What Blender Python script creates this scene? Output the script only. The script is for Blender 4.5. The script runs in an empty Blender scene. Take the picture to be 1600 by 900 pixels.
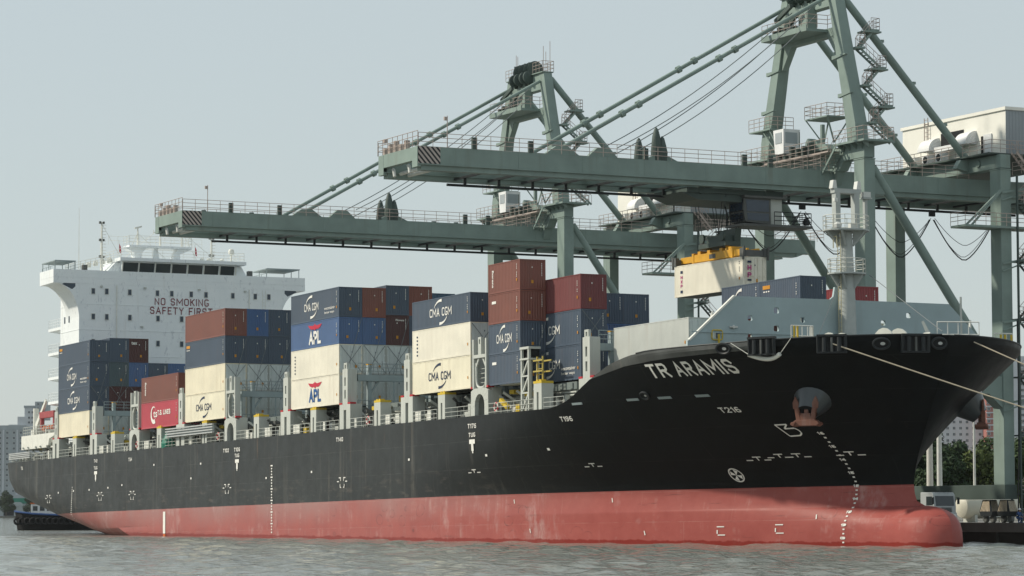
import bpy, bmesh, math, random
import numpy as np
from mathutils import Vector, Matrix

rnd = random.Random(7)
S = bpy.context.scene
COL = S.collection
R = math.radians

# ------------------------------------------------------------------ camera
FPX = 4528.806
YAW, PIT, ROL = R(63.6591715), R(4.43156944), R(-0.0412)
CAMP = Vector((160.6335, -108.1593, 2.5675))
d_ = Vector((-math.sin(YAW) * math.cos(PIT), math.cos(YAW) * math.cos(PIT), math.sin(PIT)))
r_ = Vector((math.cos(YAW), math.sin(YAW), 0))
u_ = r_.cross(d_)
r2 = r_ * math.cos(ROL) + u_ * math.sin(ROL)
u2 = u_ * math.cos(ROL) - r_ * math.sin(ROL)
cam = bpy.data.cameras.new('camera')
cam.sensor_width = 36.0
cam.lens = FPX * 36.0 / 1600.0
cam.clip_start = 1.0
cam.clip_end = 12000.0
camo = bpy.data.objects.new('camera', cam)
COL.objects.link(camo)
mw = Matrix((r2, u2, -d_)).transposed().to_4x4()
mw.translation = CAMP
camo.matrix_world = mw
S.camera = camo

# ------------------------------------------------------------------ sky, sun, exposure
SUN_AZ = Vector((-0.53, -0.85, 0)).normalized()
SUN_EL = R(38)
W = bpy.data.worlds.new('World')
S.world = W
W.use_nodes = True
wn = W.node_tree
wn.nodes.clear()
sky = wn.nodes.new('ShaderNodeTexSky')
sky.sky_type = 'NISHITA'
sky.sun_disc = False
sky.sun_elevation = SUN_EL
sky.sun_rotation = math.atan2(SUN_AZ.x, SUN_AZ.y)
sky.altitude = 0
sky.air_density = 1.3
sky.dust_density = 0.7
sky.ozone_density = 4.0
bg = wn.nodes.new('ShaderNodeBackground')
bg.inputs['Strength'].default_value = 0.15
wo = wn.nodes.new('ShaderNodeOutputWorld')
veil = wn.nodes.new('ShaderNodeMix')          # thin high overcast drawn evenly over the whole sky
veil.data_type = 'RGBA'
veil.inputs[0].default_value = 0.84
veil.inputs[7].default_value = (3.78, 4.18, 4.20, 1)
wn.links.new(sky.outputs[0], veil.inputs[6])
wn.links.new(veil.outputs[2], bg.inputs[0])
wn.links.new(bg.outputs[0], wo.inputs[0])
sl = bpy.data.lights.new('sun', 'SUN')
sl.energy = 3.8
sl.angle = R(2.0)
sl.color = (1.0, 0.92, 0.78)
so = bpy.data.objects.new('sun', sl)
COL.objects.link(so)
sdir = Vector((SUN_AZ.x * math.cos(SUN_EL), SUN_AZ.y * math.cos(SUN_EL), math.sin(SUN_EL)))
so.rotation_euler = sdir.to_track_quat('Z', 'Y').to_euler()
so.location = (0, -200, 200)
S.view_settings.view_transform = 'Standard'
S.view_settings.look = 'None'
S.view_settings.exposure = 0.0
S.view_settings.gamma = 1.0
S.view_settings.use_curve_mapping = False
S.render.engine = 'CYCLES'
S.render.resolution_x = 1024
S.render.resolution_y = 576

# ------------------------------------------------------------------ materials
MATS = {}

def nd(nt, t, **k):
    n = nt.nodes.new(t)
    for a, b in k.items():
        setattr(n, a, b)
    return n

def newmat(name):
    m = bpy.data.materials.new(name)
    m.use_nodes = True
    nt = m.node_tree
    nt.nodes.clear()
    out = nd(nt, 'ShaderNodeOutputMaterial')
    bs = nd(nt, 'ShaderNodeBsdfPrincipled')
    nt.links.new(bs.outputs[0], out.inputs[0])
    MATS[name] = m
    return m, nt, bs

def ramp(nt, src, a, b, lo=0.0, hi=1.0):
    n = nd(nt, 'ShaderNodeMapRange')
    n.inputs[1].default_value = a
    n.inputs[2].default_value = b
    n.inputs[3].default_value = lo
    n.inputs[4].default_value = hi
    nt.links.new(src, n.inputs[0])
    return n.outputs[0]

def mixc(nt, fac, a, b):
    n = nd(nt, 'ShaderNodeMix', data_type='RGBA')
    for i, v in ((0, fac), (6, a), (7, b)):
        if isinstance(v, (int, float)):
            n.inputs[i].default_value = v
        elif isinstance(v, tuple):
            n.inputs[i].default_value = (*v, 1) if len(v) == 3 else v
        else:
            nt.links.new(v, n.inputs[i])
    return n.outputs[2]

def mth(nt, op, a, b=None, c=None):
    n = nd(nt, 'ShaderNodeMath', operation=op)
    for i, v in enumerate((a, b, c)):
        if v is None:
            continue
        if isinstance(v, (int, float)):
            n.inputs[i].default_value = v
        else:
            nt.links.new(v, n.inputs[i])
    return n.outputs[0]

def coords(nt, rand=True):
    tc = nd(nt, 'ShaderNodeTexCoord')
    if not rand:
        return tc.outputs['Object']
    oi = nd(nt, 'ShaderNodeObjectInfo')
    mu = nd(nt, 'ShaderNodeVectorMath', operation='ADD')
    sc = mth(nt, 'MULTIPLY', oi.outputs['Random'], 97.0)
    nt.links.new(tc.outputs['Object'], mu.inputs[0])
    nt.links.new(sc, mu.inputs[1])
    return mu.outputs[0]

def noise(nt, vec, scale, detail=4.0, rough=.55, stretch=None):
    if stretch:
        mp = nd(nt, 'ShaderNodeMapping')
        mp.inputs['Scale'].default_value = stretch
        nt.links.new(vec, mp.inputs[0])
        vec = mp.outputs[0]
    n = nd(nt, 'ShaderNodeTexNoise')
    n.inputs['Scale'].default_value = scale
    n.inputs['Detail'].default_value = detail
    n.inputs['Roughness'].default_value = rough
    nt.links.new(vec, n.inputs['Vector'])
    return n.outputs[0]

def paint(name, col, rough=.5, var=.12, dirt=.35, dirtcol=(.16, .12, .09), spec=.35, fade=0.0, streak=1.2, metal=0.0):
    m, nt, bs = newmat(name)
    v = coords(nt)
    n1 = noise(nt, v, .35, 5)
    lo = tuple(max(0, c * (1 - var)) for c in col)
    hi = tuple(min(1, c * (1 + var)) for c in col)
    c = mixc(nt, ramp(nt, n1, .3, .7), lo, hi)
    if fade:
        oi = nd(nt, 'ShaderNodeObjectInfo')
        g = sum(col) / 3
        pale = tuple(min(1, .6 * x + .4 * (g + .09)) for x in col)
        c = mixc(nt, mth(nt, 'MULTIPLY', oi.outputs['Random'], fade), c, pale)
    st = noise(nt, v, streak, 4, .6, (1.0, 1.0, .09))
    sp = noise(nt, v, 2.4, 5, .7)
    f = mth(nt, 'MULTIPLY', ramp(nt, st, .55, .78), ramp(nt, n1, .35, .65))
    f2 = ramp(nt, sp, .68, .76)
    f = mth(nt, 'MULTIPLY', mth(nt, 'MAXIMUM', f, mth(nt, 'MULTIPLY', f2, .8)), dirt)
    c = mixc(nt, f, c, dirtcol)
    nt.links.new(c, bs.inputs['Base Color'])
    nt.links.new(ramp(nt, n1, .2, .8, max(.05, rough - .1), min(1, rough + .1)), bs.inputs['Roughness'])
    bs.inputs['Specular IOR Level'].default_value = spec
    bs.inputs['Metallic'].default_value = metal
    return m

def plain(name, col, rough=.6, spec=.3, metal=0.0):
    m, nt, bs = newmat(name)
    v = coords(nt)
    n1 = noise(nt, v, 1.3, 4)
    c = mixc(nt, ramp(nt, n1, .25, .75), tuple(x * .88 for x in col), tuple(min(1, x * 1.1) for x in col))
    nt.links.new(c, bs.inputs['Base Color'])
    bs.inputs['Roughness'].default_value = rough
    bs.inputs['Specular IOR Level'].default_value = spec
    bs.inputs['Metallic'].default_value = metal
    return m

# container paints
CN = dict(navy=(.060, .088, .128), blue=(.06, .125, .27), teal=(.065, .10, .115), maroon=(.075, .026, .024),
          rust=(.20, .065, .045), darkred=(.16, .03, .03), red=(.27, .035, .04), cherry=(.48, .06, .085),
          cream=(.72, .66, .50), white=(.74, .70, .58), ivory=(.75, .70, .54), grey=(.45, .47, .44), bluegrey=(.30, .36, .37), steelblue=(.05, .10, .16))
for k, c in CN.items():
    lt = k in ('cream', 'white', 'ivory', 'grey', 'bluegrey')
    paint('box_' + k, c, .5, .1, .5 if not lt else .45, (.22, .13, .07) if lt else (.14, .10, .085), .5, fade=.25 if not lt else .12)
paint('door_grey', (.60, .65, .64), .5, .12, .45)
plain('print_white', (.78, .77, .72), .6)
plain('print_navy', (.02, .035, .08), .6)
plain('print_blue', (.02, .09, .27), .6)
plain('print_red', (.50, .03, .06), .6)
plain('print_magenta', (.5, .05, .22), .6)
plain('print_orange', (.55, .25, .03), .6)
plain('print_maroon', (.20, .022, .035), .7)
# crane, ship and shore paints
paint('crane_green', (.215, .28, .252), .55, .14, .5, (.12, .10, .07), .3)
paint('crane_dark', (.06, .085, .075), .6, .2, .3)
plain('crane_rail', (.42, .35, .31), .6)
plain('rope_steel', (.16, .18, .185), .5)
plain('black_steel', (.02, .024, .026), .5)
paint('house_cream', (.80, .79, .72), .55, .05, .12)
paint('house_side_shaded', (.30, .33, .35), .55, .08, .25)  # grey cladding, colour darkened for the shade on that side
plain('pale_paint', (.62, .63, .60), .55)
paint('ship_grey', (.50, .52, .48), .5, .08, .35, (.20, .15, .10))
paint('lash_grey', (.28, .34, .35), .55, .1, .3)
paint('breakwater_grey', (.35, .44, .455), .5, .09, .35)
paint('ship_dark', (.10, .105, .10), .6, .3, .5)
paint('hatch_green', (.16, .19, .18), .6, .2, .4)
plain('ship_white', (.72, .72, .66), .5)
plain('yellow', (.60, .43, .04), .55)
plain('amber', (.62, .33, .03), .5)
plain('signal_red', (.45, .025, .035), .5)
plain('orange', (.55, .13, .03), .5)
plain('tarp_green', (.03, .20, .14), .6)
plain('aluminium', (.50, .51, .50), .4, .5, .3)
plain('rope_cream', (.52, .45, .34), .8)
plain('rubber', (.014, .014, .015), .75)
paint('anchor_rust', (.185, .08, .055), .75, .3, .9, (.27, .24, .22))
plain('davit_red', (.34, .075, .08), .6)
plain('cage_yellow', (.44, .35, .09), .6)
plain('mast_grey', (.40, .43, .415), .55)
plain('stripe_pale', (.62, .52, .38), .6)
plain('ladder_cream', (.50, .46, .30), .6)
plain('bolster_steel', (.05, .06, .065), .28, .6)
plain('dark_void', (.006, .007, .008), .7)
plain('concrete', (.27, .26, .24), .85)
plain('quay_dark', (.07, .065, .055), .85)
plain('hazard_pale', (.46, .40, .36), .6)
plain('skin', (.32, .18, .12), .6)
plain('work_blue', (.03, .07, .19), .8)
plain('paper_white', (.75, .76, .76), .5)
m, nt, bs = newmat('glass_dark')
bs.inputs['Base Color'].default_value = (.03, .04, .045, 1)
bs.inputs['Roughness'].default_value = .08
bs.inputs['Specular IOR Level'].default_value = .6

# superstructure white with flaking patches
m, nt, bs = newmat('tower_white')
v = coords(nt, False)
a = noise(nt, v, .5, 6, .65)
b = noise(nt, v, 2.2, 6, .7, (1, 1, .45))
c = mixc(nt, ramp(nt, a, .3, .7), (.77, .81, .82), (.84, .87, .87))
f = mth(nt, 'MULTIPLY', ramp(nt, b, .57, .63), ramp(nt, a, .42, .56))
c = mixc(nt, mth(nt, 'MULTIPLY', f, .8), c, (.56, .59, .62))
st = noise(nt, v, 1.4, 4, .6, (1, 1, .06))
c = mixc(nt, ramp(nt, st, .62, .8, 0, .35), c, (.42, .36, .28))
nt.links.new(c, bs.inputs['Base Color'])
bs.inputs['Roughness'].default_value = .5

# hull: black topsides over red boot-topping, weathered; the wet band lies at the water
m, nt, bs = newmat('hull_paint')
v = coords(nt, False)
sp = nd(nt, 'ShaderNodeSeparateXYZ')
nt.links.new(v, sp.inputs[0])
X_, Z_ = sp.outputs[0], sp.outputs[2]
big = noise(nt, v, .09, 5, .6)
mid = noise(nt, v, .5, 6, .65)
scuff = noise(nt, v, .8, 6, .7, (.5, .5, 2.2))
streak = noise(nt, v, 1.1, 4, .6, (1, 1, .05))
aged = ramp(nt, X_, -48, -80)
block = noise(nt, v, .55, 2, .4, (1.0, 1.0, .7))
blk = mixc(nt, ramp(nt, mid, .35, .7), (.002, .003, .0034), (.005, .0065, .007))
dust = mth(nt, 'MULTIPLY', ramp(nt, big, .35, .65, .35, 1), aged)
blk = mixc(nt, mth(nt, "MULTIPLY", dust, .36), blk, (.042, .048, .046))
blk = mixc(nt, mth(nt, 'MULTIPLY', mth(nt, 'MULTIPLY', ramp(nt, streak, .58, .74), aged), .5), blk, (.13, .12, .10))
patch = mth(nt, 'MULTIPLY', mth(nt, 'MULTIPLY', ramp(nt, block, .55, .57), ramp(nt, Z_, 9.0, 7.0)), aged)
blk = mixc(nt, mth(nt, 'MULTIPLY', patch, .55), blk, (.012, .014, .014))
low = mth(nt, 'MULTIPLY', ramp(nt, Z_, 8.2, 6.4), mth(nt, 'MULTIPLY', ramp(nt, scuff, .54, .66), aged))
blk = mixc(nt, mth(nt, 'MULTIPLY', low, .5), blk, (.10, .085, .07))
red = mixc(nt, ramp(nt, mid, .3, .72), (.30, .072, .062), (.37, .10, .085))
fd = mth(nt, 'MULTIPLY', ramp(nt, Z_, 2.6, 4.6), ramp(nt, big, .38, .62, .25, 1))
red = mixc(nt, mth(nt, 'MULTIPLY', fd, mth(nt, 'ADD', mth(nt, 'MULTIPLY', aged, .55), .15)), red, (.33, .20, .185))
pale = mth(nt, 'MULTIPLY', ramp(nt, streak, .56, .72), ramp(nt, scuff, .45, .62))
red = mixc(nt, mth(nt, 'MULTIPLY', pale, .45), red, (.48, .32, .29))
red = mixc(nt, mth(nt, 'MULTIPLY', ramp(nt, noise(nt, v, 1.7, 6, .75), .66, .74), .55), red, (.09, .05, .045))
# tyre rub rings and long scrapes on the boot-topping
vz = nd(nt, 'ShaderNodeTexVoronoi')
mpv = nd(nt, 'ShaderNodeMapping')
mpv.inputs['Scale'].default_value = (.42, 0.0, .62)
nt.links.new(v, mpv.inputs[0])
nt.links.new(mpv.outputs[0], vz.inputs['Vector'])
vz.inputs['Scale'].default_value = 1.0
dd = vz.outputs['Distance']
rg = mth(nt, 'MULTIPLY', ramp(nt, mth(nt, 'ABSOLUTE', mth(nt, 'SUBTRACT', dd, .30)), .035, .0), ramp(nt, noise(nt, v, .12, 3, .6), .5, .62))
rg = mth(nt, 'MULTIPLY', rg, mth(nt, 'MULTIPLY', ramp(nt, noise(nt, v, 2.0, 5, .7), .4, .6), mth(nt, 'MULTIPLY', ramp(nt, Z_, 1.2, 2.0), ramp(nt, Z_, 4.6, 4.0))))
red = mixc(nt, mth(nt, 'MULTIPLY', rg, .75), red, (.07, .03, .03))
scr = noise(nt, v, .5, 5, .7, (.35, .35, 5.0))
red = mixc(nt, mth(nt, 'MULTIPLY', ramp(nt, scr, .63, .70), .5), red, (.11, .045, .04))
blotch = mth(nt, 'MULTIPLY', ramp(nt, noise(nt, v, .16, 4, .65), .56, .66), ramp(nt, noise(nt, v, 1.6, 5, .7, (1, 1, .3)), .42, .6))
red = mixc(nt, mth(nt, 'MULTIPLY', blotch, .5), red, (.50, .36, .34))
geo = nd(nt, 'ShaderNodeNewGeometry')
sg = nd(nt, 'ShaderNodeSeparateXYZ')
nt.links.new(geo.outputs['Position'], sg.inputs[0])
wn_ = noise(nt, v, .9, 5, .7, (1, 1, .3))
wet = ramp(nt, mth(nt, 'ADD', sg.outputs[2], mth(nt, 'MULTIPLY', wn_, -.55)), .12, .02)
red = mixc(nt, mth(nt, 'MULTIPLY', wet, .85), red, (.20, .018, .012))
edge = mth(nt, 'ADD', Z_, mth(nt, 'MULTIPLY', mth(nt, 'SUBTRACT', mid, .5), .06))
bk0 = nd(nt, 'ShaderNodeTexBrick')
bk0.inputs['Scale'].default_value = 1.0
bk0.inputs['Mortar Size'].default_value = .03
bk0.inputs['Brick Width'].default_value = 9.0
bk0.inputs['Row Height'].default_value = 2.4
cm0 = nd(nt, 'ShaderNodeCombineXYZ')
nt.links.new(X_, cm0.inputs[0])
nt.links.new(Z_, cm0.inputs[1])
nt.links.new(cm0.outputs[0], bk0.inputs['Vector'])
seam = mth(nt, 'MULTIPLY', bk0.outputs['Fac'], ramp(nt, noise(nt, v, .7, 4), .4, .65))
blk = mixc(nt, mth(nt, 'MULTIPLY', seam, mth(nt, 'ADD', mth(nt, 'MULTIPLY', aged, .35), .08)), blk, (.10, .10, .09))
red = mixc(nt, mth(nt, 'MULTIPLY', seam, .3), red, (.46, .27, .24))
run = mth(nt, 'MULTIPLY', ramp(nt, noise(nt, v, 1.9, 3, .6, (1, 1, .04)), .64, .74), ramp(nt, noise(nt, v, .3, 3), .48, .6))
blk = mixc(nt, mth(nt, 'MULTIPLY', run, mth(nt, 'ADD', mth(nt, 'MULTIPLY', aged, .4), .06)), blk, (.12, .075, .045))
c = mixc(nt, ramp(nt, edge, 4.93, 4.96), red, blk)
nt.links.new(c, bs.inputs['Base Color'])
nt.links.new(ramp(nt, mid, .3, .7, .36, .52), bs.inputs['Roughness'])
nt.links.new(ramp(nt, aged, 0, 1, .10, .42), bs.inputs['Specular IOR Level'])  # sheen also cut towards the bow to blacken its shaded flare
bp = nd(nt, 'ShaderNodeBump')
bp.inputs['Strength'].default_value = .2
bp.inputs['Distance'].default_value = .12
bk = nd(nt, 'ShaderNodeTexBrick')
bk.inputs['Scale'].default_value = 1.0
bk.inputs['Mortar Size'].default_value = .035
bk.inputs['Brick Width'].default_value = 9.0
bk.inputs['Row Height'].default_value = 2.4
cmb = nd(nt, 'ShaderNodeCombineXYZ')
nt.links.new(X_, cmb.inputs[0])
nt.links.new(Z_, cmb.inputs[1])
nt.links.new(cmb.outputs[0], bk.inputs['Vector'])
hgt = mth(nt, 'ADD', mth(nt, 'MULTIPLY', bk.outputs['Fac'], -.25), noise(nt, v, .45, 2, .4))
nt.links.new(hgt, bp.inputs['Height'])
nt.links.new(bp.outputs[0], bs.inputs['Normal'])

# river
m, nt, bs = newmat('river_water')
tc = nd(nt, 'ShaderNodeTexCoord')
v = tc.outputs['Object']
c = mixc(nt, noise(nt, v, .03, 3), (.19, .20, .175), (.235, .24, .21))
nt.links.new(c, bs.inputs['Base Color'])
bs.inputs['Roughness'].default_value = .07
bs.inputs['IOR'].default_value = 1.33
bp = nd(nt, 'ShaderNodeBump')
bp.inputs['Strength'].default_value = .75
bp.inputs['Distance'].default_value = .30
h1 = noise(nt, v, .75, 5, .6)
h2 = noise(nt, v, 2.6, 4, .6)
nt.links.new(mth(nt, 'ADD', h1, mth(nt, 'MULTIPLY', h2, .35)), bp.inputs['Height'])
nt.links.new(bp.outputs[0], bs.inputs['Normal'])

# land, leaves
m, nt, bs = newmat('ground_soil')
v = coords(nt, False)
c = mixc(nt, noise(nt, v, .05, 5), (.10, .10, .085), (.18, .17, .145))
nt.links.new(c, bs.inputs['Base Color'])
bs.inputs['Roughness'].default_value = .95
for nm, c1, c2 in (('leaf_dark', (.016, .034, .014), (.035, .062, .022)), ('leaf_mid', (.03, .055, .018), (.065, .095, .03)), ('leaf_light', (.05, .075, .02), (.10, .125, .035))):
    m, nt, bs = newmat(nm)
    v = coords(nt)
    c = mixc(nt, ramp(nt, noise(nt, v, .8, 3), .3, .7), c1, c2)
    nt.links.new(c, bs.inputs['Base Color'])
    bs.inputs['Roughness'].default_value = .7
    bs.inputs['Specular IOR Level'].default_value = .2
plain('bark', (.10, .08, .06), .9)
paint('flat_white', (.52, .55, .58), .7, .06, .2)
paint('flat_grey', (.34, .38, .40), .7, .08, .2)
paint('flat_red', (.33, .13, .11), .7, .08, .2)
plain('flat_window', (.05, .07, .095), .3, .5)

# ------------------------------------------------------------------ mesh helpers
class MB:
    def __init__(s):
        s.v, s.f, s.m = [], [], []
    def add(s, vs, fs, m=0):
        o = len(s.v)
        s.v += [tuple(map(float, q)) for q in vs]
        for f in fs:
            s.f.append(tuple(o + i for i in f))
            s.m.append(m)
        return s
    def box(s, x0, y0, z0, x1, y1, z1, m=0):
        x0, x1 = min(x0, x1), max(x0, x1)
        y0, y1 = min(y0, y1), max(y0, y1)
        z0, z1 = min(z0, z1), max(z0, z1)
        return s.add([(x0, y0, z0), (x1, y0, z0), (x1, y1, z0), (x0, y1, z0), (x0, y0, z1), (x1, y0, z1), (x1, y1, z1), (x0, y1, z1)],
                     [(0, 3, 2, 1), (4, 5, 6, 7), (0, 1, 5, 4), (1, 2, 6, 5), (2, 3, 7, 6), (3, 0, 4, 7)], m)
    def beam(s, p, q, w, h=None, w2=None, h2=None, up=(0, 0, 1), m=0):
        h = w if h is None else h
        w2 = w if w2 is None else w2
        h2 = h if h2 is None else h2
        p, q = Vector(p), Vector(q)
        d = (q - p).normalized()
        u = Vector(up)
        if abs(d.dot(u)) > .98:
            u = Vector((0, 1, 0)) if abs(d.y) < .9 else Vector((1, 0, 0))
        a = d.cross(u).normalized()
        b = a.cross(d).normalized()
        vs = [p + a * i * w / 2 + b * j * h / 2 for i, j in ((-1, -1), (1, -1), (1, 1), (-1, 1))]
        vs += [q + a * i * w2 / 2 + b * j * h2 / 2 for i, j in ((-1, -1), (1, -1), (1, 1), (-1, 1))]
        return s.add(vs, [(0, 1, 2, 3)[::-1], (4, 5, 6, 7), (0, 1, 5, 4), (1, 2, 6, 5), (2, 3, 7, 6), (3, 0, 4, 7)], m)
    def tube(s, p, q, r, n=8, rb=None, m=0, cap=True):
        return s.path([p, q], r, n, rb, m, cap)
    def path(s, pts, r, n=6, rb=None, m=0, cap=True):
        pts = [Vector(p) for p in pts]
        k = len(pts)
        vs, fs = [], []
        pa = None
        for i, p in enumerate(pts):
            d = (pts[min(i + 1, k - 1)] - pts[max(i - 1, 0)]).normalized()
            if pa is None:
                u = Vector((0, 0, 1)) if abs(d.z) < .9 else Vector((1, 0, 0))
                a = d.cross(u).normalized()
            else:
                a = (pa - d * pa.dot(d)).normalized()
            pa = a
            b = d.cross(a)
            rr = r if rb is None else r + (rb - r) * i / (k - 1)
            for j in range(n):
                t = 2 * math.pi * j / n
                vs.append(p + (a * math.cos(t) + b * math.sin(t)) * rr)
        for i in range(k - 1):
            for j in range(n):
                fs.append((i * n + j, i * n + (j + 1) % n, (i + 1) * n + (j + 1) % n, (i + 1) * n + j))
        if cap:
            fs.append(tuple(range(n))[::-1])
            fs.append(tuple((k - 1) * n + j for j in range(n)))
        return s.add(vs, fs, m)
    def prism(s, poly, axis, a, b, m=0):
        n = len(poly)
        def P(u, v, w):
            return {'x': (w, u, v), 'y': (u, w, v), 'z': (u, v, w)}[axis]
        vs = [P(u, v, a) for u, v in poly] + [P(u, v, b) for u, v in poly]
        fs = [tuple(range(n)), tuple(range(n, 2 * n))[::-1]] + [(i, (i + 1) % n, n + (i + 1) % n, n + i) for i in range(n)]
        return s.add(vs, fs, m)
    def lathe(s, prof, c, ax='z', n=14, m=0):
        vs, fs = [], []
        for r, h in prof:
            for j in range(n):
                t = 2 * math.pi * j / n
                a, b = r * math.cos(t), r * math.sin(t)
                q = {'z': (a, b, h), 'y': (a, h, b), 'x': (h, a, b)}[ax]
                vs.append((c[0] + q[0], c[1] + q[1], c[2] + q[2]))
        for i in range(len(prof) - 1):
            for j in range(n):
                fs.append((i * n + j, i * n + (j + 1) % n, (i + 1) * n + (j + 1) % n, (i + 1) * n + j))
        fs.append(tuple(range(n))[::-1])
        fs.append(tuple((len(prof) - 1) * n + j for j in range(n)))
        return s.add(vs, fs, m)
    def rail(s, pts, h=1.1, step=1.5, r=.03, mids=2, m=0, n=4):
        pts = [Vector(p) for p in pts]
        for a, b in zip(pts[:-1], pts[1:]):
            L = (b - a).length
            k = max(1, round(L / step))
            for i in range(k + 1):
                p = a.lerp(b, i / k)
                s.tube(p, p + Vector((0, 0, h)), r, n, m=m)
            for j in range(mids + 1):
                z = Vector((0, 0, h * (1 - j / (mids + 1))))
                s.tube(a + z, b + z, r, n, m=m)
        return s
    def stairs(s, p, q, w, axis=(1, 0, 0), steps=8, m=0, mr=0):
        p, q = Vector(p), Vector(q)
        a = Vector(axis).normalized() * w / 2
        for k in (-1, 1):
            s.beam(p + a * k, q + a * k, .06, .2, m=m)
            up = Vector((0, 0, 1.0))
            s.tube(p + a * k + up, q + a * k + up, .03, 4, m=mr)
            for i in range(4):
                t = p.lerp(q, i / 3) + a * k
                s.tube(t, t + up, .025, 4, m=mr)
        for i in range(steps):
            t = p.lerp(q, (i + .5) / steps)
            s.beam(t - a, t + a, .22, .05, m=m)
        return s
    def mesh(s, name):
        me = bpy.data.meshes.new(name)
        me.from_pydata(s.v, [], s.f)
        if any(s.m):
            me.polygons.foreach_set('material_index', s.m)
        bm = bmesh.new()
        bm.from_mesh(me)
        bmesh.ops.recalc_face_normals(bm, faces=bm.faces)
        bm.to_mesh(me)
        bm.free()
        return me
    def build(s, name, mats, parent=None, loc=(0, 0, 0), smooth=False, bevel=0.0, flip=True):
        me = s.mesh(name)
        return link(name, me, mats, parent, loc, smooth, bevel)

def link(name, me, mats, parent=None, loc=(0, 0, 0), smooth=False, bevel=0.0):
    if mats is not None and len(me.materials) == 0:
        for q in ([mats] if isinstance(mats, str) else mats):
            me.materials.append(MATS[q])
    o = bpy.data.objects.new(name, me)
    COL.objects.link(o)
    o.location = loc
    if parent:
        o.parent = parent
    if smooth:
        me.polygons.foreach_set('use_smooth', [True] * len(me.polygons))
        me.set_sharp_from_angle(angle=R(35))
    if bevel:
        b = o.modifiers.new('edge', 'BEVEL')
        b.width = bevel
        b.segments = 2
        b.limit_method = 'ANGLE'
    return o

def empty(name, loc=(0, 0, 0), rot=(0, 0, 0)):
    o = bpy.data.objects.new(name, None)
    COL.objects.link(o)
    o.location = loc
    o.rotation_euler = rot
    o.empty_display_size = .5
    return o

def tag(o, label, cat, group=None):
    o['label'] = label
    o['category'] = cat
    if group:
        o['group'] = group
    return o

def struct(o, kind='structure'):
    o['kind'] = kind
    return o

def copy_tree(o, parent=None):
    c = o.copy()
    COL.objects.link(c)
    c.parent = parent
    for ch in list(o.children):
        copy_tree(ch, c)
    return c

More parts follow.
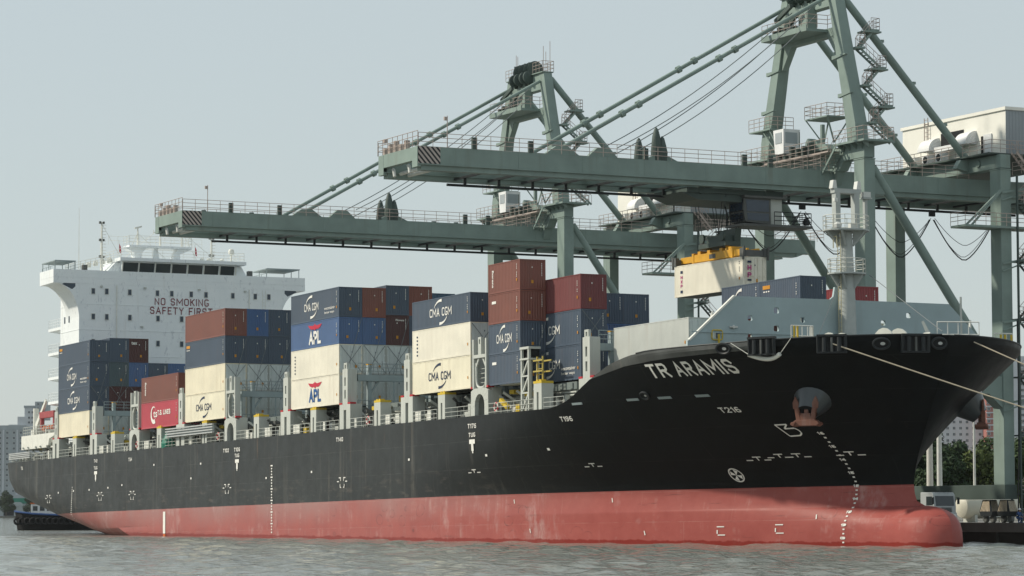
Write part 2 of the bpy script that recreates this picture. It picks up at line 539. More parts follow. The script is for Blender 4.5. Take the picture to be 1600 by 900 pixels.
GLYPH = {
 'A': (.68, [[(0, 0), (.34, 1), (.68, 0)], [(.14, .33), (.54, .33)]]), 'C': (.56, [[(.55, .9), (.46, 1), (.14, 1), (0, .84), (0, .16), (.14, 0), (.46, 0), (.55, .1)]]),
 'E': (.52, [[(.52, 1), (0, 1), (0, 0), (.52, 0)], [(0, .5), (.42, .5)]]), 'F': (.52, [[(.52, 1), (0, 1), (0, 0)], [(0, .5), (.42, .5)]]),
 'G': (.6, [[(.57, .9), (.47, 1), (.14, 1), (0, .84), (0, .16), (.14, 0), (.46, 0), (.6, .14), (.6, .4), (.4, .4)]]), 'H': (.6, [[(0, 0), (0, 1)], [(.6, 0), (.6, 1)], [(0, .5), (.6, .5)]]),
 'I': (.0, [[(0, 0), (0, 1)]]), 'K': (.58, [[(0, 0), (0, 1)], [(.58, 1), (.05, .46)], [(.2, .6), (.58, 0)]]), 'L': (.5, [[(0, 1), (0, 0), (.5, 0)]]),
 'M': (.9, [[(0, 0), (0, 1), (.45, .32), (.9, 1), (.9, 0)]]), 'N': (.62, [[(0, 0), (0, 1), (.62, 0), (.62, 1)]]),
 'O': (.62, [[(.14, 0), (0, .16), (0, .84), (.14, 1), (.48, 1), (.62, .84), (.62, .16), (.48, 0), (.14, 0)]]), 'P': (.56, [[(0, 0), (0, 1), (.44, 1), (.56, .86), (.56, .6), (.44, .46), (0, .46)]]),
 'R': (.6, [[(0, 0), (0, 1), (.46, 1), (.58, .86), (.58, .62), (.46, .48), (0, .48)], [(.3, .48), (.6, 0)]]),
 'S': (.58, [[(.58, .8), (.46, 1), (.12, 1), (0, .86), (0, .66), (.12, .53), (.46, .48), (.58, .36), (.58, .14), (.46, 0), (.12, 0), (0, .2)]]),
 'T': (.6, [[(0, 1), (.6, 1)], [(.3, 1), (.3, 0)]]), 'U': (.6, [[(0, 1), (0, .16), (.13, 0), (.47, 0), (.6, .16), (.6, 1)]]), 'X': (.6, [[(0, 0), (.6, 1)], [(0, 1), (.6, 0)]]),
 'Y': (.62, [[(0, 1), (.31, .48), (.62, 1)], [(.31, .48), (.31, 0)]]), '.': (.0, [[(0, 0), (0, .08)]]), ' ': (.25, []),
 '0': (.56, [[(.12, 0), (0, .16), (0, .84), (.12, 1), (.44, 1), (.56, .84), (.56, .16), (.44, 0), (.12, 0)]]), '1': (.2, [[(0, .8), (.2, 1), (.2, 0)]]),
 '2': (.56, [[(0, .8), (.12, 1), (.44, 1), (.56, .86), (.56, .64), (0, 0), (.56, 0)]]), '3': (.54, [[(0, 1), (.54, 1), (.24, .58), (.44, .55), (.54, .4), (.54, .14), (.42, 0), (.1, 0), (0, .14)]]),
 '4': (.58, [[(.44, 0), (.44, 1), (0, .3), (.58, .3)]]), '5': (.54, [[(.52, 1), (.04, 1), (0, .54), (.42, .56), (.54, .42), (.54, .14), (.42, 0), (.1, 0), (0, .14)]]),
 '6': (.56, [[(.5, .95), (.3, 1), (.1, .9), (0, .6), (0, .14), (.12, 0), (.44, 0), (.56, .14), (.56, .4), (.44, .54), (.1, .54), (0, .4)]]), '7': (.54, [[(0, 1), (.54, 1), (.18, 0)]]),
 '8': (.56, [[(.12, .54), (0, .68), (0, .88), (.12, 1), (.44, 1), (.56, .88), (.56, .68), (.44, .54), (.12, .54), (0, .4), (0, .14), (.12, 0), (.44, 0), (.56, .14), (.56, .4), (.44, .54)]]),
 '9': (.56, [[(.06, .05), (.26, 0), (.46, .1), (.56, .4), (.56, .86), (.44, 1), (.12, 1), (0, .86), (0, .6), (.12, .46), (.46, .46), (.56, .6)]])}
def stroke_text(mb, s, org, right, up, height, width, sw=.16, gap=.2, m=0, fn=None, step=.25):
    """painted block letters: every stroke a short mitred band; width is the whole word"""
    tot = sum(GLYPH[c][0] + sw for c in s) + gap * (len(s) - 1)
    kx = width / tot
    ky = height
    hw = sw / 2
    right, up, org = Vector(right), Vector(up), Vector(org)
    x = 0.0
    lay = 0
    for c in s:
        w, lines = GLYPH[c]
        for ln in lines:
            P = [(x + hw + a, hw + b * (1 - sw)) for a, b in ln]
            n = len(P)
            closed = n > 2 and P[0] == P[-1]
            L, Rr = [], []
            for i in range(n):
                def dirn(a, b):
                    d = (b[0] - a[0], b[1] - a[1])
                    l = math.hypot(*d)
                    return (d[0] / l, d[1] / l)
                d0 = dirn(P[i - 1], P[i]) if i > 0 else (dirn(P[-2], P[-1]) if closed else None)
                d1 = dirn(P[i], P[i + 1]) if i < n - 1 else (dirn(P[0], P[1]) if closed else None)
                a_, b_ = d0 or d1, d1 or d0
                nx, ny = -(a_[1] + b_[1]), a_[0] + b_[0]
                l = math.hypot(nx, ny)
                nx, ny = nx / l, ny / l
                cs = max(.45, nx * -a_[1] + ny * a_[0])
                e = hw / cs
                q = P[i]
                if d0 is None:
                    q = (q[0] - d1[0] * hw, q[1] - d1[1] * hw)
                if d1 is None:
                    q = (q[0] + d0[0] * hw, q[1] + d0[1] * hw)
                L.append((q[0] + nx * e, q[1] + ny * e))
                Rr.append((q[0] - nx * e, q[1] - ny * e))
            lay += 1
            off = right.cross(up) * (.0012 * (lay % 3))
            for i in range(n - 1):
                k = max(1, int(math.hypot((P[i + 1][0] - P[i][0]) * kx, (P[i + 1][1] - P[i][1]) * ky) / step))
                vs = []
                for j in range(k + 1):
                    t = j / k
                    for S_ in (L, Rr):
                        a = S_[i][0] + (S_[i + 1][0] - S_[i][0]) * t
                        b = S_[i][1] + (S_[i + 1][1] - S_[i][1]) * t
                        q = org + right * a * kx + up * b * ky
                        vs.append((fn(q) if fn else q) + off)
                mb.add(vs, [(2 * j, 2 * j + 2, 2 * j + 3, 2 * j + 1) for j in range(k)], m)
        x += w + sw + gap

TXT = {}
def text_mesh(s, bold=.0, space=1.0):
    """2-D outline of a word, cap height 1, left-bottom at 0; returns verts, faces, width"""
    k = (s, bold, space)
    if k in TXT:
        return TXT[k]
    cu = bpy.data.curves.new('t', 'FONT')
    cu.body = s
    cu.size = 1.0
    cu.offset = bold
    cu.space_character = space
    cu.resolution_u = 3
    cu.fill_mode = 'BOTH'
    o = bpy.data.objects.new('t', cu)
    COL.objects.link(o)
    bpy.context.view_layer.update()
    dg = bpy.context.evaluated_depsgraph_get()
    me = bpy.data.meshes.new_from_object(o.evaluated_get(dg))
    V = [(q.co.x, q.co.y) for q in me.vertices]
    F = [tuple(p.vertices) for p in me.polygons]
    bpy.data.objects.remove(o)
    bpy.data.curves.remove(cu)
    bpy.data.meshes.remove(me)
    x0 = min(q[0] for q in V); x1 = max(q[0] for q in V)
    y0 = min(q[1] for q in V); y1 = max(q[1] for q in V)
    V = [((a - x0) / (y1 - y0), (b - y0) / (y1 - y0)) for a, b in V]
    TXT[k] = (V, F, (x1 - x0) / (y1 - y0))
    return TXT[k]

def put_text(mb, s, org, right, up, height, width=None, bold=.0, m=0, fn=None, space=1.0, center=False):
    V, F, w = text_mesh(s, bold, space)
    right, up, org = Vector(right), Vector(up), Vector(org)
    sx = height if width is None else width / w
    off = -w * sx / 2 if center else 0
    pts = [org + right * (a * sx + off) + up * b * height for a, b in V]
    if fn:
        pts = [fn(q) for q in pts]
    mb.add(pts, F, m)
    return w * sx

SPLIT = set('head_sheave junction_box girder_lug latch_tower air_unit mast_bracket louvre_opening booth_window wing_searchlight deck_locker satellite_dome freeing_port pilaster balcony_slab tip_buffer post_cap bracket_opening lifting_rope cab_window cable_carrier end_tie hazard_stripe lead_liner window_mullion fence_panel wheelhouse_window lamp_head mast_lamp leg_gallery signal_mast end_beam tank_saddle signal_flag breakwater_trim weld_seam tower_lamp wheel'.split())
STUFF = set('railing stair ladder rungs marks dashes fittings rods gear fence_panel wheel_row stripes mast_stay lashing_bridge wheelhouse_trim'.split())
def split_islands(o):
    """one object for each separate piece of a mesh"""
    bm = bmesh.new()
    bm.from_mesh(o.data)
    seen, groups = set(), []
    for v in bm.verts:
        if v.index in seen:
            continue
        st, g = [v], []
        seen.add(v.index)
        while st:
            a = st.pop()
            g.append(a.index)
            for e in a.link_edges:
                w = e.other_vert(a)
                if w.index not in seen:
                    seen.add(w.index)
                    st.append(w)
        groups.append(set(g))
    bm.free()
    if len(groups) < 2:
        return
    me = o.data
    base = o.name.split('.')[0]
    V = [tuple(v.co) for v in me.vertices]
    smooth = any(p.use_smooth for p in me.polygons)
    for gi, g in enumerate(groups):
        idx = {v: i for i, v in enumerate(sorted(g))}
        F, MI = [], []
        for p in me.polygons:
            if p.vertices[0] in g:
                F.append([idx[q] for q in p.vertices])
                MI.append(p.material_index)
        n = bpy.data.meshes.new(base)
        n.from_pydata([V[q] for q in sorted(g)], [], F)
        for m_ in me.materials:
            n.materials.append(m_)
        if MI:
            n.polygons.foreach_set('material_index', MI)
        if smooth:
            n.polygons.foreach_set('use_smooth', [True] * len(F))
            n.set_sharp_from_angle(angle=R(35))
        if gi == 0:
            o.data = n
        else:
            c = o.copy()
            c.data = n
            COL.objects.link(c)
            for ch in list(c.children):
                pass
def split_all(root):
    for o in [q for q in root.children_recursive if q.type == 'MESH' and q.name.split('.')[0] in SPLIT]:
        split_islands(o)

# ================================================================== SETTING
# river: rippled patch where the camera looks across it, flat sheet out to the horizon
def river():
    vd = Vector((-math.sin(YAW), math.cos(YAW), 0))
    vr = Vector((math.cos(YAW), math.sin(YAW), 0))
    u0, u1, v0, v1 = 95.0, 330.0, -72.0, 72.0
    nu, nv = 430, 300
    t = np.linspace(0, 1, nu + 1)
    U = u0 + (u1 - u0) * (t * .55 + t * t * .45)
    Vv = np.linspace(v0, v1, nv + 1)
    uu, vv = np.meshgrid(U, Vv, indexing='ij')
    px = CAMP.x + vd.x * uu + vr.x * vv
    py = CAMP.y + vd.y * uu + vr.y * vv
    z = np.zeros_like(px)
    rs = np.random.RandomState(3)
    for i in range(46):
        lam = 1.3 * (1.085 ** i) if i < 26 else rs.uniform(1.4, 5.0)
        lam = min(lam, 9.0)
        th = rs.normal(.4, .75)
        k = 2 * math.pi / lam
        ph = rs.uniform(0, 6.28)
        mod = .5 + .5 * np.sin((px * rs.normal() + py * rs.normal()) * .06 + rs.uniform(0, 6.28))
        z += .0105 * lam ** .75 * mod * np.sin(k * (px * math.cos(th) + py * math.sin(th)) + ph)
    fade = np.clip((uu - u0) / 6, 0, 1) * np.clip((u1 - uu) / 40, 0, 1) * np.clip((72 - np.abs(vv)) / 4, 0, 1)
    z *= fade
    mb = MB()
    P = np.stack([px.ravel(), py.ravel(), z.ravel()], 1)
    me = bpy.data.meshes.new('river')
    idx = np.arange((nu + 1) * (nv + 1)).reshape(nu + 1, nv + 1)
    F = np.stack([idx[:-1, :-1].ravel(), idx[1:, :-1].ravel(), idx[1:, 1:].ravel(), idx[:-1, 1:].ravel()], 1)
    # outer frame of eight quads to the horizon
    def W2(u, v):
        return (CAMP.x + vd.x * u + vr.x * v, CAMP.y + vd.y * u + vr.y * v, 0.0)
    us, vs = [-3000, u0, u1, 9000], [-6000, v0, v1, 6000]
    base = len(P)
    ov = [W2(a, b) for a in us for b in vs]
    of = []
    for i in range(3):
        for j in range(3):
            if i == 1 and j == 1:
                continue
            a = base + i * 4 + j
            of.append((a, a + 4, a + 5, a + 1))
    me.from_pydata(P.tolist() + ov, [], F.tolist() + of)
    me.polygons.foreach_set('use_smooth', [True] * len(me.polygons))
    o = link('water', me, 'river_water')
    struct(o)
river()

QZ = 1.6      # quay deck
mb = MB()
land = [(-238, 33.0), (60, 33.0), (400, 60), (3000, 600), (3000, 7000), (-7000, 7000), (-3400, 1500), (-1330, 640), (-420, 150), (-238, 120)]
mb.prism(land, 'z', -2.0, 1.35)
struct(mb.build('ground', 'ground_soil'))
mb = MB()
far = [(-1300, 255), (-1400, 410), (-2600, 1000), (-7000, 2600), (-7000, -1500), (-1700, -420), (-1300, 60)]
mb.prism(far, 'z', -2.0, 1.0)
struct(mb.build('riverbank_ground', 'ground_soil'))
mb = MB()
mb.box(-238, 33.0, 1.36, 58, 90, QZ, 0)
mb.box(-238, 32.55, .95, 58, 33.0, QZ + .12, 0)
mb.box(-238, 32.75, -1.2, 58, 32.99, .94, 1)
for i in range(60):
    x = -236 + i * 4.9
    mb.box(x, 32.45, -1.0, x + .7, 32.74, .93, 1)
struct(mb.build('quay_pavement', ['concrete', 'quay_dark']))

# ================================================================== SHIP FRAME (trimmed by the stern)
TILT = R(0.77699)
MS = Matrix.Rotation(-TILT, 3, 'Y')
P0 = Vector((-110.0, 15.8, 0.0))
ship = empty('container_ship', MS @ P0, (0, -TILT, 0))
tag(ship, 'black and red hulled container ship with white bridge tower moored at the quay', 'ship')
def sp_(mb, name, mats, smooth=False, bevel=0.0, parent=None):
    if parent:
        return mb.build(name, mats, parent, (0, 0, 0), smooth, bevel)
    return mb.build(name, mats, ship, -P0, smooth, bevel)

YC, HB = 15.8, 16.1
def stem(z):
    return float(np.interp(z, [0, 3.2, 3.8, 4.4, 5, 6, 7, 9, 11, 13, 14.6, 17], [-20.9, -20.9, -21.3, -21.55, -21.6, -21.4, -21.0, -20.0, -18.9, -17.7, -16.8, -16.6]))
BZC, BRZ, BXB, BLN = .15, 3.2, -20.7, 4.0
def xend(z):
    q = abs((z - BZC) / BRZ)
    return max(stem(z), BXB + BLN * (1 - q ** 4) ** .4) if q < 1 else stem(z)
def hb(x, z):
    k = min(1, max(0, (z - 5) / 10.2)) ** 1.2
    L = 58 + (27 - 58) * k; p = 2 + .6 * k; q = 1 + .9 * k
    t = min(1, max(0, (stem(z) - x) / L))
    b = HB * (1 - (1 - t) ** p) ** (1 / q)
    # bulb faired into the entrance
    q4 = abs((z - BZC) / BRZ)
    if q4 < 1 and x > -62:
        s_ = max(0.0, (x - BXB) / BLN)
        f_ = 1 - s_ ** 2.5 - q4 ** 4
        if f_ > 0:
            tp = min(1, max(0, (x + 62) / 38))
            bb = 2.45 * f_ ** .62 * tp * tp * (3 - 2 * tp)
            b = math.sqrt(b * b + bb * bb)
    # run aft: transom high, fining away below
    xa = float(np.interp(z, [-3, 1.5, 3, 5, 7], [-186, -192, -199, -203.5, -204.5]))
    la = float(np.interp(z, [-3, 2, 3.5, 5, 7, 9, 11.8], [60, 44, 36, 27, 15, 6, 2]))
    b0 = float(np.interp(z, [1.5, 2.8, 4.4, 5.2, 6.5, 8, 9.5, 11.8], [0, 1.0, 5.0, 8.0, 12.0, 14.8, 15.6, 15.9]))
    s = min(1, max(0, (x - xa) / la))
    return min(b, b0 + (HB - b0) * (1 - (1 - s) ** 2)) if x >= xa else 0.0
def hy(x, z):
    return YC - hb(x, z)
def ztop(x):
    return float(np.interp(x, [-205, -50, -47, -44, -40, -37, -34.5, -27, -20, -16], [11.75, 11.75, 12.35, 13.55, 14.75, 15.25, 15.45, 15.55, 15.75, 15.9]))

def hull():
    mb = MB()
    zs = [-3, -1.5, -.6, .15, .8, 1.4, 2.0, 2.4, 2.7, 2.95, 3.1, 3.2, 3.28, 3.33, 3.345, 3.7, 4.3, 4.94, 5.6, 6.4, 7.2, 8, 8.8, 9.6, 10.4, 11.2, 11.8, 12.3, 12.7, 13, 13.3, 13.6, 13.9, 14.2, 14.5, 14.8, 15.2, 15.5, 15.9]
    ts = [0, .002, .006, .012, .02, .03, .04, .055, .07, .09, .12, .16, .22, .3, .4, .5, .6, .68, .72, .75, .78]
    ts += list(1 - (1 - .78) * (np.cos(np.linspace(0, math.pi / 2, 34)[1:]) ** 1.6))
    rows = []
    for side in (-1, 1):
        grid = []
        for z in zs:
            xa = float(np.interp(z, [-3, 1.5, 3, 5, 7], [-186, -192, -199, -203.5, -204.5]))
            xe = xend(z)
            row = []
            for t in ts:
                x = xa + (xe - xa) * t
                zz = z
                zt = ztop(x)
                if zz > zt:
                    zz = zt
                row.append((x, YC + side * hb(min(x, xend(zz)), zz), zz))
            grid.append(row)
        n = len(ts)
        vs = [q for row in grid for q in row]
        fs = []
        for i in range(len(zs) - 1):
            for j in range(n - 1):
                a = i * n + j
                q = (a, a + 1, a + n + 1, a + n)
                pts = [vs[k] for k in q]
                if abs(pts[0][2] - pts[3][2]) + abs(pts[1][2] - pts[2][2]) < 1e-4:
                    continue
                fs.append(q)
        mb.add(vs, fs)
        rows.append(grid)
    # transom
    n = len(zs)
    tv = [rows[0][i][0] for i in range(n)] + [rows[1][i][0] for i in range(n)]
    mb.add(tv, [(i, i + 1, n + i + 1, n + i) for i in range(n - 1) if tv[i + 1][2] > tv[i][2]])
    # (the bulb is part of the same sheet, see hb and xend)
    me = mb.mesh('hull')
    bm = bmesh.new(); bm.from_mesh(me)
    ed_ = [e for e in bm.edges if e.is_manifold and all(abs(q.co.z - 99) < .003 for q in e.verts)]
    bmesh.ops.split_edges(bm, edges=ed_)
    bmesh.ops.recalc_face_normals(bm, faces=bm.faces)
    bm.to_mesh(me); bm.free()
    o = link('hull', me, 'hull_paint', ship, -P0, True)
    return o
HULL = hull()

# decks
mb = MB()
poly = [(x, hy(x, 10.7) + .3) for x in (-203.6, -200, -190, -60, -50, -47)] 
poly += [(x, 2 * YC - y) for x, y in reversed(poly)]
mb.prism(poly, 'z', 11.0, 11.55)
sp_(mb, 'main_deck', 'ship_dark')
mb = MB()
poly = [(x, hy(x, 13.8) + .3) for x in (-42, -38, -34, -30, -26, -23, -20.5, -18.6, -17.4)]
poly += [(x, 2 * YC - y) for x, y in reversed(poly)]
mb.prism(poly, 'z', 14.0, 14.35)
sp_(mb, 'forecastle_deck', 'ship_dark')
# bulwark cap rail and rubbing strip
mb = MB()
pts = [(x, hy(x, 15.4) - .02, ztop(x) + .03) for x in np.concatenate([np.linspace(-36, -20, 16), np.linspace(-19.4, -16.75, 10)])]
mb.path(pts, .06, 6)
mb.path([(x, 2 * YC - y, z) for x, y, z in pts], .06, 6)
sp_(mb, 'bulwark_cap', 'black_steel', True)
# pale worn bulwark plate where the sheer steps up
mb = MB()
xs = np.linspace(-43.5, -23.5, 34)
vs, fs = [], []
for x in xs:
    zt = ztop(x) - .02
    zb = max(zt - .75, float(np.interp(x, [-43.5, -38, -33, -24], [13.7, 14.45, 14.75, 15.0])))
    for k_ in range(5):
        z = zb + (zt - zb) * k_ / 4
        vs.append((x, hy(x, z) - .035, z))
for i in range(len(xs) - 1):
    for k_ in range(4):
        a = 5 * i + k_
        fs.append((a, a + 5, a + 6, a + 1))
mb.add(vs, fs)
paint('worn_bulwark', (.075, .08, .078), .55, .35, .6, (.22, .20, .17))
sp_(mb, 'bulwark_plate', 'worn_bulwark')

# ------------------------------------------------------------------ hull lettering and marks
def onhull(q):
    return Vector((q.x, hy(q.x, q.z) - .045, q.z))
def hull_text(mb, s, x0, x1, z0, z1, bold=.16, m=0):
    stroke_text(mb, s, (x0, 0, z0), (1, 0, 0), (0, 0, 1), z1 - z0, x1 - x0, bold, .2, m, onhull, .2)
def hull_bar(mb, x0, z0, x1, z1, w, m=0):
    p, q = Vector((x0, 0, z0)), Vector((x1, 0, z1))
    dv = (q - p).normalized()
    nrm = Vector((-dv.z, 0, dv.x)) * w / 2
    k = max(1, int((q - p).length / .6))
    vs = []
    for i in range(k + 1):
        c = p.lerp(q, i / k)
        vs += [onhull(c - nrm), onhull(c + nrm)]
    mb.add(vs, [(2 * i, 2 * i + 2, 2 * i + 3, 2 * i + 1) for i in range(k)], m)
def hull_rect(mb, x, z, w, h, m=0):
    hull_bar(mb, x - w / 2, z, x + w / 2, z, h, m)

mb = MB()
hull_text(mb, 'TR', -35.4, -33.2, 13.40, 14.46, .17)
hull_text(mb, 'ARAMIS', -32.5, -27.1, 13.40, 14.46, .17)
sp_(mb, 'ship_name', 'print_white')
mb = MB()
for s, x, z in (('T196', -48.5, 10.82), ('T216', -30.85, 10.82), ('T176', -64.8, 10.9), ('T140', -94.0, 10.8), ('T102', -124.4, 10.75), ('T106', -121.2, 10.75), ('T64', -155.1, 10.75), ('T48', -167.6, 10.95), ('T6', -197.3, 10.9)):
    w = .42 * len(s)
    mb = MB()
    hull_text(mb, s, x - w / 2, x + w / 2, z - .2, z + .2, .18)
    sp_(mb, 'hull_number', 'print_white')
for x in (-64.8, -121.2, -167.6):
    mb = MB()
    hull_text(mb, 'TUG', x - .65, x + .65, 9.95, 10.32, .18)
    sp_(mb, 'tug_lettering', 'print_white')
    mb = MB()
    hull_rect(mb, x, 9.55, 1.1, .38)
    hull_bar(mb, x, 9.4, x, 8.75, .42)
    hull_bar(mb, x, 8.75, x, 8.55, .2)
    sp_(mb, 'tug_arrow', 'print_white')
mb = MB()
for x, z in ((-93.4, 6.8), (-124.1, 6.85), (-154.4, 6.75), (-165.9, 6.85), (-186, 6.9)):
    for dx, dz, w in ((-.55, .35, .5), (.55, .35, .5), (-1.0, 0, .45), (1.0, 0, .45), (-.4, -.55, .3), (.4, -.55, .3)):
        hull_rect(mb, x + dx, z + dz, w, .09)
    for k in (-1, 1):
        hull_bar(mb, x + k * .35, z + .3, x + k * .35, z + .05, .1)
        hull_bar(mb, x + k * .5, z - .55, x + k * .5, z - .25, .1)
for x, z in ((-65.2, 7.0), (-48.6, 7.07), (-32.3, 7.14), (-30.4, 7.3), (-29.0, 7.3), (-25.1, 7.34)):
    hull_rect(mb, x - .75, z - .1, .55, .07)
    hull_rect(mb, x + .75, z - .1, .55, .07)
    hull_rect(mb, x, z + .14, .7, .07)
    hull_bar(mb, x, z + .12, x, z - .12, .1)
for x, z in ((-36.9, 1.6), (-31.55, 1.7)):
    hull_rect(mb, x, z + .35, .7, .08)
    hull_rect(mb, x + .1, z - .3, .7, .08)
    hull_bar(mb, x - .3, z + .1, x - .3, z - .2, .1)
for x, z in ((-48.2, 4.2), (-44.5, 1.5), (-60.3, 4.3), (-58, 1.8), (-28.5, 2.6)):
    hull_bar(mb, x, z + .2, x + .1, z - .15, .09)
for x, z in ((-147, 9.9), (-135, 8.1), (-158, 7.9), (-163, 7.7), (-101, 7.9), (-78, 8.4), (-62.5, 8.3), (-52.8, 8.5), (-113, 7.6), (-132, 9.6), (-170, 7.6), (-176, 7.6), (-182, 7.5)):
    hull_rect(mb, x, z, .34, .2)
sp_(mb, 'hull_dashes', 'print_white')
# bulb symbol, thruster symbol
mb = MB()
B = [(-28.55, 9.6), (-28.05, 8.75), (-26.9, 8.78), (-26.55, 8.95), (-26.55, 9.15), (-26.8, 9.33), (-27.9, 9.3), (-27.25, 9.62), (-28.55, 9.6)]
for a, b in zip(B[:-1], B[1:]):
    hull_bar(mb, -28.55 + (a[0] + 28.55) * .68, a[1], -28.55 + (b[0] + 28.55) * .68, b[1], .09)
sp_(mb, 'bulb_symbol', 'print_white')
mb = MB()
cx, cz, rr = -35.2, 5.95, .5
for i in range(24):
    a, b = 2 * math.pi * i / 24, 2 * math.pi * (i + 1.1) / 24
    hull_bar(mb, cx + 1.1 * rr * math.cos(a), cz + rr * math.sin(a), cx + 1.1 * rr * math.cos(b), cz + rr * math.sin(b), .09)
for i in range(4):
    a = math.pi / 4 + i * math.pi / 2 + .35
    pts = [(cx, cz), (cx + .46 * math.cos(a - .38), cz + .44 * math.sin(a - .38)), (cx + .46 * math.cos(a + .38), cz + .44 * math.sin(a + .38))]
    mb.add([onhull(Vector((p, 0, q))) for p, q in pts], [(0, 1, 2)])
sp_(mb, 'thruster_symbol', 'print_white')
# draught marks
mb = MB()
for i in range(26):
    z = 8.9 - i * .33
    hull_rect(mb, -25.85, z, .17, .11)
    if i % 3 == 0:
        hull_text(mb, str(17 - 1 - i // 3), -26.12, -25.68, z - .1, z + .1, .2)
for i in range(24):
    z = 8.8 - i * .29
    hull_rect(mb, -111.5, z, .3 if i % 4 else .55, .13)
    hull_rect(mb, -176.5 - .03 * i, z * .8 + 1.0, .22, .1)
sp_(mb, 'draught_marks', 'print_white')
mb = MB()
hull_rect(mb, -143.55, 3.45, .75, 2.4)
sp_(mb, 'load_line_bar', 'print_white')
mb = MB()
hull_rect(mb, -143.5, 1.95, .75, .5)
sp_(mb, 'hull_mark_tip', 'orange')

# hull fittings: freeing ports, fairleads, panama leads, hawse bolsters and anchors
mb = MB()
for x, w in ((-46.1, 1.4), (-39.0, 1.3), (-35.55, 1.3), (-31.95, 1.2)):
    z = 11.93
    vs = [onhull(Vector((x + a * w / 2, 0, z + b * .09))) for a, b in ((-1, -1), (1, -1), (1, 1), (-1, 1))]
    out = [q - Vector((0, .07, 0)) for q in vs]
    mb.add(vs + out, [(4, 5, 6, 7), (0, 1, 5, 4), (1, 2, 6, 5), (2, 3, 7, 6), (3, 0, 4, 7)])
sp_(mb, 'freeing_port', 'lash_grey')
def hnormal(x, z):
    e = .05
    dx = (hy(x + e, z) - hy(x - e, z)) / (2 * e)
    dz = (hy(x, z + e) - hy(x, z - e)) / (2 * e)
    return Vector((dx, -1, dz)).normalized()
def oval_lead(x, z, rx=.62, rz=.42):
    c = onhull(Vector((x, 0, z)))
    n = hnormal(x, z)
    t = Vector((0, 0, 1)).cross(n).normalized()
    u = n.cross(t)
    mb = MB()
    ring = [c + t * rx * math.cos(a) + u * rz * math.sin(a) + n * .05 for a in np.linspace(0, 2 * math.pi, 25)]
    mb.path(ring, .09, 6)
    o = sp_(mb, 'panama_lead', 'black_steel', True)
    mb = MB()
    mb.add([c + n * .05 + (t * rx * math.cos(a) + u * rz * math.sin(a)) * .95 for a in np.linspace(0, 2 * math.pi, 21)[:-1]], [tuple(range(20))])
    mb.build('lead_opening', 'dark_void', o)
    mb = MB()
    mb.add([c + n * .06 + t * .1 + (t * rx * math.cos(a) + u * rz * math.sin(a)) * .3 for a in np.linspace(0, 2 * math.pi, 15)[:-1]], [tuple(range(14))])
    mb.build('lead_liner', 'aluminium', o)
for x, z in ((-26.75, 15.2), (-17.95, 15.2), (-16.78, 15.25), (-37.4, 12.2)):
    oval_lead(x, z, *((.62, .4) if z > 14 else (.42, .33)))
def roller_lead(x, z):
    c = onhull(Vector((x, 0, z)))
    n = hnormal(x, z); n.z = 0; n.normalize()
    t = Vector((0, 0, 1)).cross(n).normalized()
    mb = MB()
    for k in (-1, 1):
        mb.beam(c + t * k * 1.0 - Vector((0, 0, .6)), c + t * k * 1.0 + Vector((0, 0, .62)) + n * .08, .12, .25)
    mb.beam(c - t * 1.1 + Vector((0, 0, .7)), c + t * 1.1 + Vector((0, 0, .7)), .5, .16)
    mb.beam(c - t * 1.1 - Vector((0, 0, .55)), c + t * 1.1 - Vector((0, 0, .55)), .3, .12)
    o = sp_(mb, 'roller_fairlead', 'black_steel')
    mb = MB()
    mb.add([c + n * .07 + t * a * .98 + Vector((0, 0, b)) for a, b in ((-1, -.5), (1, -.5), (1, .62), (-1, .62))], [(0, 1, 2, 3)])
    mb.build('fairlead_opening', 'dark_void', o)
    mb = MB()
    for k in (-.55, .0, .55):
        mb.tube(c + t * k + n * .14 - Vector((0, 0, .5)), c + t * k + n * .14 + Vector((0, 0, .55)), .17 if k else .1, 10, m=0 if k else 1)
    mb.build('roller', ['black_steel', 'ship_dark'], o, smooth=True)
for x in (-23.9, -19.9, -17.1):
    roller_lead(x, 15.15)
# canvas chafe sling under the aft fairlead
mb = MB()
pts = []
for i in range(15):
    a = i / 14
    x = -25.3 + 2.9 * a
    z = 14.95 - .62 * math.sin(math.pi * a) - .1 * a
    pts.append((x, hy(x, z + .3) - .2, z))
mb.path(pts[2:13], .17, 8)
mb.tube(pts[2], (-26.0, hy(-26.0, 15.5) - .2, 15.55), .03, 4)
mb.tube(pts[12], (-21.9, hy(-21.9, 15.6) - .2, 15.7), .03, 4)
sp_(mb, 'chafe_sling', 'ship_white', True)

